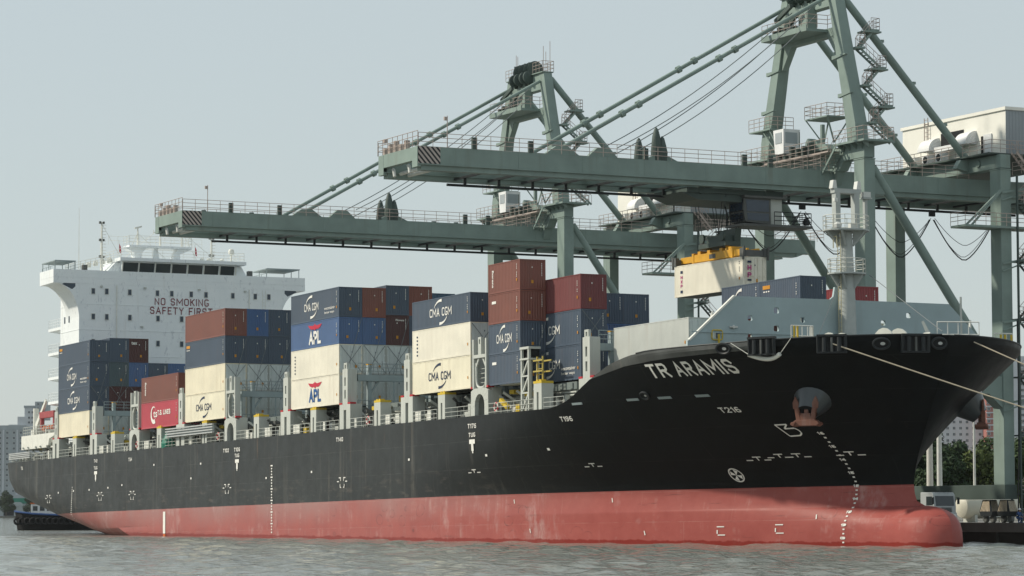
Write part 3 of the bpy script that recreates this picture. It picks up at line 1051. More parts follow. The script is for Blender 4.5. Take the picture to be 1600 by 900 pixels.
def anchor_set(side):
    # side -1 starboard (towards the camera), +1 port
    def P(q):
        q = Vector(q)
        return q if side < 0 else Vector((q.x, 2 * YC - q.y, q.z))
    x, z = -24.4, 11.35
    c = onhull(Vector((x, 0, z)))
    n = hnormal(x, z)
    t = Vector((0, 0, 1)).cross(n).normalized()
    u = n.cross(t)
    down = Vector((0, 0, -1))
    mb = MB()
    base, top = [], []
    for a in np.linspace(0, 2 * math.pi, 25)[:-1]:
        q = c + t * 1.5 * math.cos(a) + u * 1.45 * math.sin(a)
        q = onhull(q) + Vector((0, .25, 0))
        base.append(P(q))
        top.append(P(c + n * 1.0 - Vector((0, 0, .3)) + t * .8 * math.cos(a) + u * .72 * math.sin(a)))
    k = 24
    mb.add(base + top, [(i, (i + 1) % k, k + (i + 1) % k, k + i) for i in range(k)])
    o = sp_(mb, 'anchor_bolster', 'bolster_steel', True)
    mb = MB()
    mb.add([q + (P(c) - q).normalized() * .02 for q in top], [tuple(range(k))])
    mb.build('hawse_opening', 'dark_void', o)
    # stockless anchor hove up under the hawse: crown, arms with palms, shank
    nh = Vector((n.x, n.y, 0)).normalized()
    lip = c + n * 1.0 - Vector((0, 0, .3))
    O = lip + nh * .12 + Vector((0, 0, -1.0))
    def slab(mb, poly, d0, d1):
        k = len(poly)
        vs = [P(O + t * (a_ * .88) + Vector((0, 0, b_)) + nh * d0) for a_, b_ in poly] + [P(O + t * (a_ * .88) + Vector((0, 0, b_)) + nh * d1) for a_, b_ in poly]
        mb.add(vs, [tuple(range(k)), tuple(range(k, 2 * k))] + [(i, (i + 1) % k, k + (i + 1) % k, k + i) for i in range(k)])
    mb = MB()
    slab(mb, [(-1.15, 0), (1.15, 0), (1.22, .22), (.9, .46), (-.9, .46), (-1.22, .22)], -.35, .35)
    slab(mb, [(-.55, .3), (.55, .3), (.42, .95), (-.42, .95)], -.25, .28)
    slab(mb, [(-.2, .6), (.2, .6), (.17, 1.7), (-.17, 1.7)], -.2, .1)
    for s_ in (-1, 1):
        slab(mb, [(s_ * a_, b_) for a_, b_ in ((.4, .4), (.82, .4), (.98, 1.35), (.62, 1.35))], -.02, .30)
        slab(mb, [(s_ * a_, b_) for a_, b_ in ((.56, 1.3), (1.12, 1.3), (1.16, 1.75), (.92, 2.25), (.60, 1.75))], .05, .24)
        slab(mb, [(s_ * a_, b_) for a_, b_ in ((.8, .3), (1.2, .3), (1.32, .12), (1.0, -.05))], -.5, .5)
    sp_(mb, 'anchor', 'anchor_rust', bevel=.04)
anchor_set(-1)
anchor_set(1)

# ------------------------------------------------------------------ deck structure along the starboard side
def holed(mb, x0, x1, y0, y1, z0, z1, hx0, hx1, holes, m=0):
    """upright plate x0..x1, z0..z1 with a column of openings hx0..hx1"""
    mb.box(x0, y0, z0, hx0, y1, z1, m)
    mb.box(hx1, y0, z0, x1, y1, z1, m)
    z = z0
    for a, b in holes:
        if a > z:
            mb.box(hx0, y0, z, hx1, y1, a, m)
        z = b
    if z < z1:
        mb.box(hx0, y0, z, hx1, y1, z1, m)

DZ = 11.55
def slim_tower(x, y=-.18, zb=DZ):
    mb = MB()
    holed(mb, x - 1.3, x + 1.3, y, y + .35, zb, 14.1, x - .3, x + .3, [(zb + .0, 13.55)])
    mb.box(x - 1.3, y + .35, zb, x - 1.0, y + 1.25, 14.1)
    mb.box(x + 1.0, y + .35, zb, x + 1.3, y + 1.25, 14.1)
    mb.box(x - 1.0, y + .35, 13.7, x + 1.0, y + 1.25, 14.1)
    holed(mb, x - .62, x + .62, y + .02, y + .3, 14.1, 17.45, x - .16, x + .16, [(14.65, 15.45), (15.85, 16.65)])
    mb.box(x - .62, y + .3, 14.1, x - .42, y + 1.0, 17.45)
    mb.box(x + .42, y + .3, 14.1, x + .62, y + 1.0, 17.45)
    holed(mb, x - .36, x + .36, y + .05, y + .3, 17.45, 18.05, x - .14, x + .14, [(17.5, 17.85)])
    o = sp_(mb, 'lashing_post', 'ship_grey', bevel=.02)
    mb = MB()
    for k in (-1, 1):
        mb.box(x + k * .66, y - .01, 14.105, x + k * 1.32, y + .6, 14.27)
    mb.build('post_cap', 'signal_red', o)
    mb = MB()
    mb.box(x - .98, y + .8, zb, x + .98, y + .85, 13.69)
    mb.box(x - .41, y + .75, 14.12, x + .41, y + .8, 17.4)
    mb.build('slot_shade_plate', 'ship_dark', o)  # dark backing sheet puts shade inside the post slots

def arch(x, hw, z0, z1, n=10):
    r = hw
    return [(x + hw, z0)] + [(x + hw * math.cos(a), z1 - r + r * math.sin(a)) for a in np.linspace(0, math.pi, n)] + [(x - hw, z0)]

def frame_tower(x, y=-.18):
    mb = MB()
    o0 = arch(x, .95, DZ, 13.6)
    outer = [(x + 1.7, DZ), (x + 1.7, 14.1), (x - 1.7, 14.1), (x - 1.7, DZ)]
    # arch plate as quads between the opening and the outer edge
    n = len(o0)
    ou = []
    for i, (a, b) in enumerate(o0):
        t = i / (n - 1)
        L = 2.55 * 2 + 3.4
        s = t * L
        if s < 2.55:
            ou.append((x + 1.7, DZ + s))
        elif s < 2.55 + 3.4:
            ou.append((x + 1.7 - (s - 2.55), 14.1))
        else:
            ou.append((x - 1.7, 14.1 - (s - 5.95)))
    for i in range(n - 1):
        q = [o0[i], o0[i + 1], ou[i + 1], ou[i]]
        mb.prism(q, 'y', y, y + .4)
    mb.box(x - 1.7, y + .4, DZ, x - 1.4, y + 1.3, 14.1)
    mb.box(x + 1.4, y + .4, DZ, x + 1.7, y + 1.3, 14.1)
    for k in (-1, 1):
        mb.box(x + k * 1.25 - .13, y, 14.1, x + k * 1.25 + .13, y + .6, 18.35)
        mb.beam((x + k * 1.15, y + .2, 15.7), (x + k * .35, y + .2, 16.75), .16, .2)
    mb.box(x - 1.12, y, 16.7, x + 1.12, y + .5, 17.0)
    holed(mb, x - .3, x + .3, y + .03, y + .35, 17.0, 18.5, x - .12, x + .12, [(17.9, 18.3)])
    ring = [(x + .95 * math.copysign(abs(math.cos(a)) ** .6, math.cos(a)), y + .2, 15.0 + .85 * math.sin(a)) for a in np.linspace(0, -math.pi, 13)]
    ring = [(x + .95, y + .2, 16.3)] + ring + [(x - .95, y + .2, 16.3)]
    mb.path(ring, .12, 6)
    o = sp_(mb, 'lashing_frame', 'ship_grey', bevel=.02)
    mb = MB()
    for k in (-1, 1):
        mb.box(x + k * 1.4, y - .01, 14.105, x + k * 1.72, y + .6, 14.27)
    mb.build('post_cap', 'signal_red', o)
    mb = MB()
    for z in (14.6, 15.0, 15.4, 15.8):
        mb.tube((x - .9, y + .5, z), (x + .9, y + .5, z), .035, 4)
    for z in (17.3, 17.7, 18.1):
        mb.tube((x - 1.2, y + .4, z), (x + 1.2, y + .4, z), .035, 4)
    mb.build('frame_rungs', 'ship_grey', o)
    mb = MB()
    mb.box(x - .9, y + .9, 14.15, x + .9, y + 1.0, 16.6)
    mb.build('frame_back', 'lash_grey', o)

def mid_post(x, y=-.15, top=14.12):
    mb = MB()
    holed(mb, x - .72, x + .72, y, y + .3, DZ, top - .2, x - .17, x + .17, [(DZ + .15, 13.2)])
    mb.box(x - .72, y + .3, DZ, x - .5, y + 1.1, top - .2)
    mb.box(x + .5, y + .3, DZ, x + .72, y + 1.1, top - .2)
    mb.box(x - .48, y + .7, DZ, x + .48, y + .75, top - .22, 2)  # dark sheet behind the slot, shade put in as colour
    mb.box(x - .74, y - .01, top - .2, x + .74, y + 1.1, top, 1)
    for k in (-.45, .1):
        mb.box(x + k, y + .1, top, x + k + .3, y + .6, top + .12, 1)
    sp_(mb, 'support_post', ['ship_grey', 'yellow', 'ship_dark'])

SLIM = (-183.7, -169.0, -138.9, -108.2, -93.1, -78.8)
FRAME = (-154.2, -123.6, -63.6)
for x in SLIM:
    slim_tower(x)
for x in FRAME:
    frame_tower(x)
slim_tower(-47.3, 1.6, 12.2)
for x in (-176.3, -161.9, -145.9, -131.4, -116.2, -101.0, -85.5, -71.4, -52.6):
    mid_post(x)

def lash_bridge(x, y0=1.0, y1=30.6):
    mb = MB()
    mb.box(x - .4, y0, 16.35, x + .4, y1, 16.95)
    for k in range(12):
        y = y0 + 1.3 + k * 2.47
        if k % 2 == 0:
            mb.box(x - .2, y - .17, 13.4, x + .3, y + .17, 17.9)
            mb.box(x - .22, y - .19, 17.9, x + .32, y + .19, 18.02, 1)
            mb.beam((x + .1, y, 15.0), (x + .1, y + 1.0, 16.36), .16, .16)
        else:
            mb.box(x + .31, y - .06, 13.4, x + .38, y + .06, 16.36)
        mb.box(x + .41, y + .5, 14.1 + .3 * (k % 3), x + .5, y + 1.0, 14.7 + .3 * (k % 3), 1 if k % 3 == 1 else 0)
    mb.rail([(x + .38, y0, 16.95), (x + .38, y1, 16.95)], 1.05, 1.25, .03, 2)
    mb.rail([(x + .38, y0, 13.5), (x + .38, y1, 13.5)], 1.0, 1.25, .03, 1)
    for k in range(48):
        y = y0 + .4 + k * .6
        a = rnd.uniform(-.5, .5)
        mb.tube((x + .3, y, 16.95), (x + .3 + rnd.uniform(-.1, .1), y + a, 18.1 + rnd.uniform(-.2, .4)), .022, 4, m=2)
    sp_(mb, 'lashing_bridge', ['lash_grey', 'amber', 'ship_dark'])
for x in (-183.9, -169.0, -154.2, -138.9, -123.6, -108.4, -93.1, -78.9, -63.6):
    lash_bridge(x)
lash_bridge(-47.3, 2.6, 29.4)

# hatch coaming, hatch covers
mb = MB()
mb.box(-190, 2.3, DZ, -49.2, 29.3, 13.35)
mb.box(-46.5, 5.0, 12.5, -33.0, 26.6, 14.5)
sp_(mb, 'hatch_coaming', 'ship_grey')
for x in (-183.2, -168.0, -152.2, -137.8, -122.4, -107.0, -91.9, -77.8, -62.3):
    mb = MB()
    mb.box(x, 2.0, 13.36, x + 12.6, 29.6, 13.98)
    for k in range(7):
        mb.box(x + .5 + k * 1.85, 1.9, 13.42, x + .9 + k * 1.85, 2.0, 13.9)
    sp_(mb, 'hatch_cover', 'hatch_green')
mb = MB()
mb.box(-46.4, 3.4, 14.52, -33.4, 28.2, 15.2)
sp_(mb, 'hatch_cover', 'hatch_green')
# under-deck passage clutter seen between the posts: pipes, lockers, lamps, vent heads
mb = MB()
for k in range(190):
    x = -203 + k * .81 + rnd.uniform(-.2, .2)
    if x > -50:
        break
    w, h = rnd.uniform(.25, .9), rnd.uniform(.4, 1.5)
    y = rnd.uniform(1.0, 1.9)
    mb.box(x, y, DZ, x + w, y + .35, DZ + h, rnd.choice((0, 0, 0, 1, 1, 2)))
for k in range(60):
    x = -200 + k * 2.5 + rnd.uniform(-.6, .6)
    if x > -51:
        break
    z = rnd.uniform(13.0, 13.8)
    mb.box(x, 1.2, z - .35, x + rnd.uniform(.4, 1.2), 1.9, z, rnd.choice((0, 1, 1, 3)))
    mb.beam((x, .6, 13.6), (x + rnd.uniform(-.8, .8), 1.9, 12.6), .12, .2, m=rnd.choice((0, 1)))
for z in (12.9, 13.15):
    mb.tube((-198, 2.15, z), (-50, 2.15, z), .08, 6)
sp_(mb, 'deck_fittings', ['ship_grey', 'ship_dark', 'ship_white', 'yellow'])
struct(ship.children[-1], 'stuff')
# edge railings, bay by bay
allp = sorted([(x, 1.4) for x in SLIM] + [(x, 1.8) for x in FRAME] + [(x, .85) for x in (-176.3, -161.9, -145.9, -131.4, -116.2, -101.0, -85.5, -71.4, -52.6)])
edges = [-203.5] + [e for x, w in allp for e in (x - w, x + w)] + [-48.6]
for a, b in zip(edges[::2], edges[1::2]):
    if b - a < .8:
        continue
    mb = MB()
    mb.rail([(a, hy(a, 11.5) + .1, DZ), (b, hy(b, 11.5) + .1, DZ)], 1.12, 1.25, .028, 2)
    sp_(mb, 'deck_railing', 'ship_grey')
# solid white screens on parts of the rail
for x, w in ((-166.4, 1.4), (-164.2, .6), (-150.4, 1.5), (-136, .7), (-119.0, .9), (-113.4, 1.4), (-105.6, 1.6), (-98.5, .5), (-90.8, .5), (-83.4, 1.0), (-81.2, .8), (-76.6, 1.2), (-74.2, .8)):
    mb = MB()
    mb.box(x - w / 2, -.06, DZ, x + w / 2, .0, DZ + 1.15)
    sp_(mb, 'rail_screen', 'ship_white')
# lifebuoys
def ring(mb, c, r, tr, m0=0, m1=1, n=24):
    for i in range(n):
        a, b = 2 * math.pi * i / n, 2 * math.pi * (i + 1) / n
        mb.tube((c[0] + r * math.cos(a), c[1], c[2] + r * math.sin(a)), (c[0] + r * math.cos(b), c[1], c[2] + r * math.sin(b)), tr, 6, m=m0 if (i // 3) % 2 else m1, cap=False)
for x in (-153.3, -127.2, -87.6, -60.4):
    mb = MB()
    ring(mb, (x, -.14, 12.35), .34, .09)
    sp_(mb, 'lifebuoy', ['signal_red', 'ship_white'], True)
# stowed accommodation ladders, tarpaulin-covered gear, yellow lockers
def gangway(x0, x1, z, h=.75):
    mb = MB()
    for k in range(4):
        mb.box(x0, -.62, z + k * h / 3.2, x1, -.42, z + k * h / 3.2 + .13)
    for k in range(int((x1 - x0) / 1.5) + 1):
        x = x0 + k * 1.5
        mb.box(x, -.4, z - .02, x + .12, -.3, z + h + .05)
    mb.box(x0, -.41, z + .05, x1, -.36, z + h - .1, 1)
    sp_(mb, 'gangway_ladder', ['aluminium', 'lash_grey'])
gangway(-142.6, -127.8, 12.75, .9)
gangway(-202.2, -193.2, 12.1, .7)
mb = MB()
mb.lathe([(.75, 0), (.8, .5), (.62, .95), (.34, 1.5), (.12, 1.95)], (-144.2, .35, DZ + .12), 'z', 9)
sp_(mb, 'tarpaulin_cover', 'tarp_green', False)
mb = MB()
mb.box(-145.2, -.1, DZ, -143.0, .5, DZ + .14)
for x in (-104.1, -57.2):
    mb.box(x, .1, DZ, x + .7, .6, DZ + .85)
mb.beam((-60.0, .1, 12.9), (-58.6, .1, 12.2), .3, .35)
sp_(mb, 'deck_locker', 'yellow')
# pilot boarding stand with yellow caged ladder by the sheer step
mb = MB()
for x in (-55.7, -54.4):
    mb.box(x - .1, -.1, DZ, x + .1, .1, 16.9)
    mb.box(x - .1, .7, DZ, x + .1, .9, 16.9)
for za, zb in ((11.8, 13.2), (13.3, 14.6), (14.7, 16.0)):
    mb.beam((-55.6, 0, za), (-54.5, 0, zb), .14, .14)
    mb.box(-55.6, -.08, zb, -54.5, .08, zb + .12)
mb.box(-55.9, -.15, 16.0, -54.2, 1.0, 16.15)
mb.box(-55.9, -.15, 16.9, -54.2, 1.0, 17.1)
mb.box(-55.85, .2, 16.16, -54.25, .9, 16.89, 1)
o = sp_(mb, 'pilot_stand', ['ship_grey', 'dark_void'])
mb = MB()
for x in (-53.6, -52.6):
    mb.box(x - .06, .3, DZ, x + .06, .42, 16.2)
for k in range(9):
    mb.tube((-53.6, .36, 12 + k * .45), (-52.6, .36, 12 + k * .45), .04, 4)
for z in (14.0, 14.9, 15.8):
    mb.box(-53.9, .1, z, -52.2, .2, z + .12)
    mb.box(-53.9, .9, z, -52.2, 1.0, z + .12)
mb.build('caged_ladder', 'cage_yellow', o)
mb = MB()
mb.box(-60.4, .2, 14.15, -55.9, 1.6, 14.3)
mb.rail([(-60.3, .1, 14.3), (-56.0, .1, 14.3)], 1.1, 1.0, .03, 2)
mb.rail([(-60.3, .1, 14.3), (-60.3, 1.5, 14.3)], 1.1, 1.0, .03, 2)
mb.build('stand_walkway', 'ship_grey', o)

# ------------------------------------------------------------------ bridge tower
XF = -184.35
mb = MB()
mb.box(-191.9, 2.9, DZ, XF, 29.7, 33.5)
mb.box(-196.5, 6.5, DZ, -191.92, 26, 30.0)
for z in (30.95, 27.75, 24.55):
    mb.box(-191.93, 2.86, z, XF + .035, 29.74, z + .06)
sup = sp_(mb, 'bridge_tower', 'tower_white')
# flared brackets under both wings
def bracket(ys, yo):
    mb = MB()
    pts = [(ys, 29.0)]
    for a in np.linspace(0, math.pi / 2, 12):
        pts.append((ys + (yo - ys) * (1 - math.cos(a)), 29.0 + 4.55 * math.sin(a)))
    pts += [(ys, 33.55)]
    mb.prism(pts, 'x', -189.6, XF - .03)
    mb.build('wing_bracket', 'tower_white', sup, smooth=True)
bracket(2.92, -.35)
bracket(29.68, 32.9)
mb = MB()
mb.box(-190.0, -.43, 33.5, XF + .02, 33.1, 35.2)
mb.box(-189.0, -.45, 34.25, XF + .045, 33.12, 34.31)
mb.box(-191.9, 2.95, 33.5, -190.02, 29.65, 34.4)
mb.build('bridge_wing', 'tower_white', sup)
mb = MB()
mb.prism([(.7, 33.35), (1.1, 33.62), (2.2, 33.62), (2.4, 33.5), (2.4, 33.1), (2.0, 32.75)], 'x', XF - .04, XF - .02)
mb.prism([(30.3, 33.1), (30.3, 33.5), (30.5, 33.62), (31.6, 33.62), (32.0, 33.35), (30.7, 32.75)], 'x', XF - .04, XF - .02)
mb.build('bracket_opening', 'flat_window', sup)
# small cabin windows
wm = MB()
wm.box(-.02, -.26, -.4, .06, .26, .4, 0)
wm.box(.061, -.2, -.33, .075, .2, .33, 1)
wme = wm.mesh('window')
def window(y, z):
    link('window', wme, ['pale_paint', 'flat_window'], sup, (XF, y, z))
for y in (4.7, 6.45, 9.46, 13.1, 15.0, 17.6, 19.57, 23.2, 26.25, 28.1):
    window(y, 32.6)
for y in (4.72, 6.47, 9.48, 13.18, 16.33, 19.6, 23.2, 26.25):
    window(y, 29.42)
for y in (4.72, 6.47, 9.48, 13.2, 16.34, 19.6, 23.2):
    window(y, 26.26)
    window(y, 23.1)
wm2 = MB()
wm2.box(-.2, -.05, -.4, .2, .02, .4, 0)
w2e = wm2.mesh('window')
for x in (-190.1, -188.3):
    link('window', w2e, 'flat_window', sup, (x, 2.9, 29.3))
# pipes, ladder, lamps and weld seams on the tower front
mb = MB()
for z in (32.0, 29.0, 26.0):
    mb.box(XF, 3.0, z, XF + .012, 29.6, z + .02)
for y in (8.0, 11.2, 21.5, 24.8):
    mb.box(XF, y, 12, XF + .012, y + .025, 33.4)
mb.build('weld_seam', 'tower_white', sup)
mb = MB()
for y in (7.75, 25.4):
    mb.tube((XF + .12, y, 12), (XF + .12, y, 33.4), .06, 6)
for y in (27.2, 27.6):
    mb.tube((XF + .15, y, 22), (XF + .15, y, 33.4), .025, 4)
for k in range(26):
    mb.tube((XF + .15, 27.2, 22.2 + k * .42), (XF + .15, 27.6, 22.2 + k * .42), .02, 4)
mb.build('tower_ladder', 'ship_white', sup)
mb = MB()
for y, z in ((5.6, 33.1), (11.3, 33.1), (18.5, 33.1), (24.7, 33.1), (10.9, 28.2), (22, 28.2)):
    mb.box(XF + .02, y, z, XF + .22, y + .3, z + .2)
mb.build('tower_lamp', 'ship_grey', sup)
# warning lettering
mb = MB()
stroke_text(mb, 'NO SMOKING', (XF + .05, 12.75, 31.12), (0, 1, 0), (0, 0, 1), .9, 7.2, .13, .26)
stroke_text(mb, 'SAFETY FIRST', (XF + .05, 12.15, 29.98), (0, 1, 0), (0, 0, 1), .9, 8.3, .13, .26)
mb.build('warning_lettering', 'print_maroon', sup)
# wheelhouse with raked panes
mb = MB()
ya, yb = 8.5, 23.7
prof = [(-190, 34.3), (-184.9, 34.3), (-184.55, 35.18), (-184.25, 36.35), (-184.25, 36.5), (-190, 36.5)]
mb.prism(prof, 'y', ya, yb)
mb.box(-190.5, ya - .5, 36.5, -183.7, yb + 1.1, 36.92)
mb.prism([(ya - 2.6, 34.3), (ya, 34.3), (ya, 36.4), (ya - .6, 36.4)], 'x', -189.5, -185.2)
mb.prism([(yb, 34.3), (yb + 1.6, 35.2), (yb + 1.6, 35.3), (yb + .9, 36.4), (yb, 36.4)], 'x', -189.5, -185.0)
mb.build('wheelhouse', 'tower_white', sup)
n = 7
for i in range(n):
    y0 = ya + .1 + i * (yb - ya - .2) / n
    y1 = y0 + (yb - ya - .2) / n - .2
    mb = MB()
    e = .03
    mb.add([(-184.55 + e, y0, 35.2), (-184.55 + e, y1, 35.2), (-184.25 + e, y1, 36.33), (-184.25 + e, y0, 36.33)], [(0, 1, 2, 3)])
    mb.build('bridge_window', 'glass_dark', sup)
mb = MB()
for i in range(n + 1):
    y0 = ya + .0 + i * (yb - ya - .1) / n
    mb.beam((-184.5, y0, 35.15), (-184.18, y0, 36.4), .09, .12, up=(0, 1, 0))
    if i < n:
        pass
mb.build('window_mullion', 'ship_white', sup)
# wing awnings
for y0, y1 in ((-.1, 2.6), (28.0, 32.6)):
    mb = MB()
    mb.box(-190.3, y0, 36.25, -184.8, y1, 36.37)
    for x in (-190.1, -187.6, -185.0):
        for y in (y0 + .08, y1 - .08):
            mb.tube((x, y, 35.2), (x, y, 36.26), .05, 5)
    mb.rail([(-190, y0, 35.2), (-184.9, y0, 35.2)], .5, 1.5, .03, 0)
    mb.build('wing_awning', 'lash_grey', sup)
mb = MB()
for y in (3.7, 25.7):
    mb.box(-186, y, 35.2, -185.3, y + .55, 35.95)
mb.build('wing_searchlight', 'ship_dark', sup)
# roof: railing, radar arch, masts, domes, flags
mb = MB()
mb.rail([(-190, ya - .3, 36.92), (-184, ya - .3, 36.92), (-184, yb + .9, 36.92), (-190, yb + .9, 36.92)], 1.1, 1.4, .022, 2)
mb.build('roof_railing', 'ship_white', sup)
mb = MB()
mb.box(-188.2, 9.9, 38.5, -185.8, 18.2, 38.75)
for y, s in ((11.2, -1), (16.4, 1)):
    mb.prism([(y - .45, 36.9), (y + .45, 36.9), (y + .35, 37.8), (y + s * 1.5 + .5, 38.5), (y + s * 1.5 - .9 * s - .5, 38.5), (y - .35, 37.8)] if s > 0 else [(y - .45, 36.9), (y + .45, 36.9), (y + .45, 37.8), (y + 1.2, 38.5), (y - 1.8, 38.5), (y - .5, 37.8)], 'x', -187.6, -186.2)
mb.lathe([(.5, 36.9), (.28, 38.5)], (-187, 13.8, 0), 'z', 10)
mb.build('radar_arch', 'tower_white', sup)
mb = MB()
mb.rail([(-188.1, 9.9, 38.75), (-185.9, 9.9, 38.75), (-185.9, 18.2, 38.75), (-188.1, 18.2, 38.75)], 1.2, 1.3, .025, 2)
mb.rail([(-188.1, 7.9, 38.9), (-188.1, 20.4, 38.9)], 1.1, 1.3, .02, 1)
for y, h, w in ((11.4, 41.1, 0), (14.4, 41.3, .9), (17.3, 40.9, .6)):
    mb.tube((-187, y, 38.7), (-187, y, h), .16, 6, .08)
    if w:
        mb.box(-187.1, y - w, 40.5, -186.9, y + w, 40.62)
        for k in (-1, 1):
            mb.tube((-187, y + w * k, 40.4), (-187, y + w * k, 40.85), .05, 4)
mb.beam((-187, 11.0, 41.0), (-187, 11.9, 41.25), .25, .2)
mb.beam((-186.9, 11.4, 40.5), (-186.9, 10.6, 38.8), .08, .08)
mb.lathe([(.55, 40.6), (.6, 40.75), (.1, 40.85)], (-187, 17.3, 0), 'z', 8)
for a, b in (((-187, 11.4, 40.4), (-186, 15.0, 36.95)), ((-187, 14.4, 41.2), (-188, 9.6, 36.95)), ((-187, 17.3, 40.8), (-185.5, 21.6, 36.95)), ((-187, 17.3, 40.8), (-187, 19.5, 36.95))):
    mb.tube(a, b, .025, 4)
mb.build('radar_mast', 'ship_white', sup)
mb = MB()
for y, h in ((6.65, 41.6), (21.3, 40.2)):
    mb.tube((-187, y, 35.0), (-187, y, h), .2, 6, .12)
    for k in range(int((h - 36) / .4)):
        mb.box(-187.05, y + .1, 36 + k * .4, -186.95, y + .55, 36.05 + k * .4)
    for z in (h - .1, h - 2.3, h - 4.4):
        mb.box(-187.15, y - .34, z - .12, -186.85, y - .12, z + .18, 1)
        mb.box(-187.15, y + .14, z - .12, -186.85, y + .34, z + .16, 1)
mb.tube((-188, 4.0, 35.2), (-188, 4.0, 43.4), .05, 4, .02)
mb.tube((-187, 6.7, 41.3), (-187, 9.3, 37), .03, 4)
mb.build('signal_mast', ['ship_white', 'ship_dark'], sup)
mb = MB()
mb.lathe([(.12, 36.9), (.12, 38.0), (.36, 38.15), (.4, 38.5), (.3, 38.75), (.05, 38.85)], (-186.5, 23.8, 0), 'z', 12)
for y in (19.3, 20.2, 22.0):
    mb.lathe([(.25, 36.9), (.3, 37.2), (.1, 37.35)], (-185, y, 0), 'z', 8)
mb.build('satellite_dome', 'ship_white', sup, smooth=True)
mb = MB()
for y in (8.6, 18.7):
    mb.tube((-186, y, 37), (-186, y, 39.2), .03, 4, m=1)
    mb.add([(-186, y + .02, 38.9), (-186.1, y + .25, 38.5), (-186.05, y + .3, 37.6), (-186, y + .02, 37.8)], [(0, 1, 2, 3)])
mb.build('signal_flag', ['print_red', 'ship_white'], sup)
# roof clutter near the left mast
mb = MB()
mb.rail([(-190, 2.9, 35.25), (-186, 2.9, 35.25), (-185.6, 7.4, 36.4)], 1.0, .7, .03, 2)
for k in range(9):
    y = 4.2 + k * .45
    mb.lathe([(.16, 35.6), (.2, 35.9 + .1 * (k % 3)), (.05, 36.3)], (-187 + .5 * (k % 2), y, .25 * k * .45), 'z', 6)
mb.build('roof_fittings', 'ship_white', sup)
# side galleries towards the stern
for z in (28.3, 25.2, 22.1, 19.0):
    mb = MB()
    mb.box(-197.3, 3.0, z, -191.95, 6.4, z + .35)
    mb.prism([(3.0, z), (6.4, z), (6.4, z - .5)], 'x', -197.0, -196.7)
    mb.rail([(-191.98, 3.05, z + .35), (-197.2, 3.05, z + .35), (-197.2, 6.3, z + .35)], 1.05, .9, .03, 2)
    mb.build('side_gallery', 'tower_white', sup)

# ------------------------------------------------------------------ stern: white boat deck screen, boat crane, mooring gear
mb = MB()
mb.prism([(-201.4, 13.35), (-190.6, 13.35), (-190.0, 13.6), (-189.6, 14.4), (-187.5, 14.75), (-187.5, 15.1), (-201.4, 15.1)], 'y', .8, 1.1)
mb.box(-201.4, 1.1, 13.35, -201.1, 8, 15.1)
mb.box(-201.4, 1.1, 13.3, -187.5, 8, 13.5)
sp_(mb, 'boat_deck_screen', 'ship_white')
mb = MB()
mb.tube((-203, 3.2, 13.5), (-203, 3.2, 18.8), .38, 10)
mb.beam((-202.4, 3.2, 16.4), (-198.6, 3.2, 19.7), .5, .7, .25, .35)
mb.box(-203.5, 2.7, 15.2, -202.3, 3.7, 16.0)
sp_(mb, 'boat_crane', 'ship_white', True)
mb = MB()
mb.box(-200.5, 3.0, 15.1, -200.1, 3.4, 18.0)
mb.box(-195.2, 3.0, 15.1, -194.8, 3.4, 18.0)
mb.box(-200.6, 2.9, 17.4, -194.6, 3.5, 18.2)
for x in (-199, -197.2, -195.8):
    mb.lathe([(.3, -.3), (.45, 0), (.3, .3)], (x, 3.2, 16.0), 'y', 8, 1)
sp_(mb, 'boat_davit', ['davit_red', 'orange'])
mb = MB()
mb.rail([(-201.3, 1.0, 15.1), (-187.6, 1.0, 15.1)], 1.1, 1.0, .035, 2)
mb.rail([(-203.9, .3, DZ), (-188, 0, DZ)], 1.1, .9, .035, 2)
for k in range(14):
    x = -203 + k * 1.1
    mb.lathe([(.25, 0), (.3, .25), (.18, .5), (.22, .9)], (x, 1.2 + .5 * (k % 3), DZ), 'z', 7)
for k in range(10):
    x = -201 + k * 1.3
    mb.box(x, 2.2, 13.5, x + rnd.uniform(.3, .8), 3, 13.5 + rnd.uniform(1.6, 2.5))
sp_(mb, 'mooring_gear', 'ship_grey')

# ------------------------------------------------------------------ forecastle: breakwater with openings, foremast, gear
def plate2d(name, outer, holes, x, th, matn, parent, loc):
    cu = bpy.data.curves.new('p', 'CURVE')
    cu.dimensions = '2D'
    cu.fill_mode = 'BOTH'
    cu.extrude = th / 2
    for poly in [outer] + holes:
        s = cu.splines.new('POLY')
        s.points.add(len(poly) - 1)
        for p, (a, b) in zip(s.points, poly):
            p.co = (a, b, 0, 1)
        s.use_cyclic_u = True
    o = bpy.data.objects.new('p', cu)
    COL.objects.link(o)
    bpy.context.view_layer.update()
    me = bpy.data.meshes.new_from_object(o.evaluated_get(bpy.context.evaluated_depsgraph_get()))
    bpy.data.objects.remove(o)
    bpy.data.curves.remove(cu)
    for q in me.vertices:
        a, b, c = q.co
        q.co = (x + c, a, b)
    me.materials.clear()
    me.name = name
    return link(name, me, matn, parent, loc)
def rrect(y, z, w, h, r=.12):
    pts = []
    for cx_, cz_, a0 in ((y + w / 2 - r, z + h / 2 - r, 0), (y - w / 2 + r, z + h / 2 - r, 1), (y - w / 2 + r, z - h / 2 + r, 2), (y + w / 2 - r, z - h / 2 + r, 3)):
        for a in np.linspace(0, math.pi / 2, 5):
            t = a + a0 * math.pi / 2
            pts.append((cx_ + r * math.cos(t), cz_ + r * math.sin(t)))
    return pts
HOLES = [(7.28, 17.94, .42, .42), (7.26, 16.5, .42, .42), (9.66, 18.6, .46, .46), (9.63, 17.2, .46, .46), (12.03, 17.93, .4, .42), (21.9, 18.57, .42, .42), (19.5, 17.9, .42, .42), (4.3, 16.55, .75, .55)]
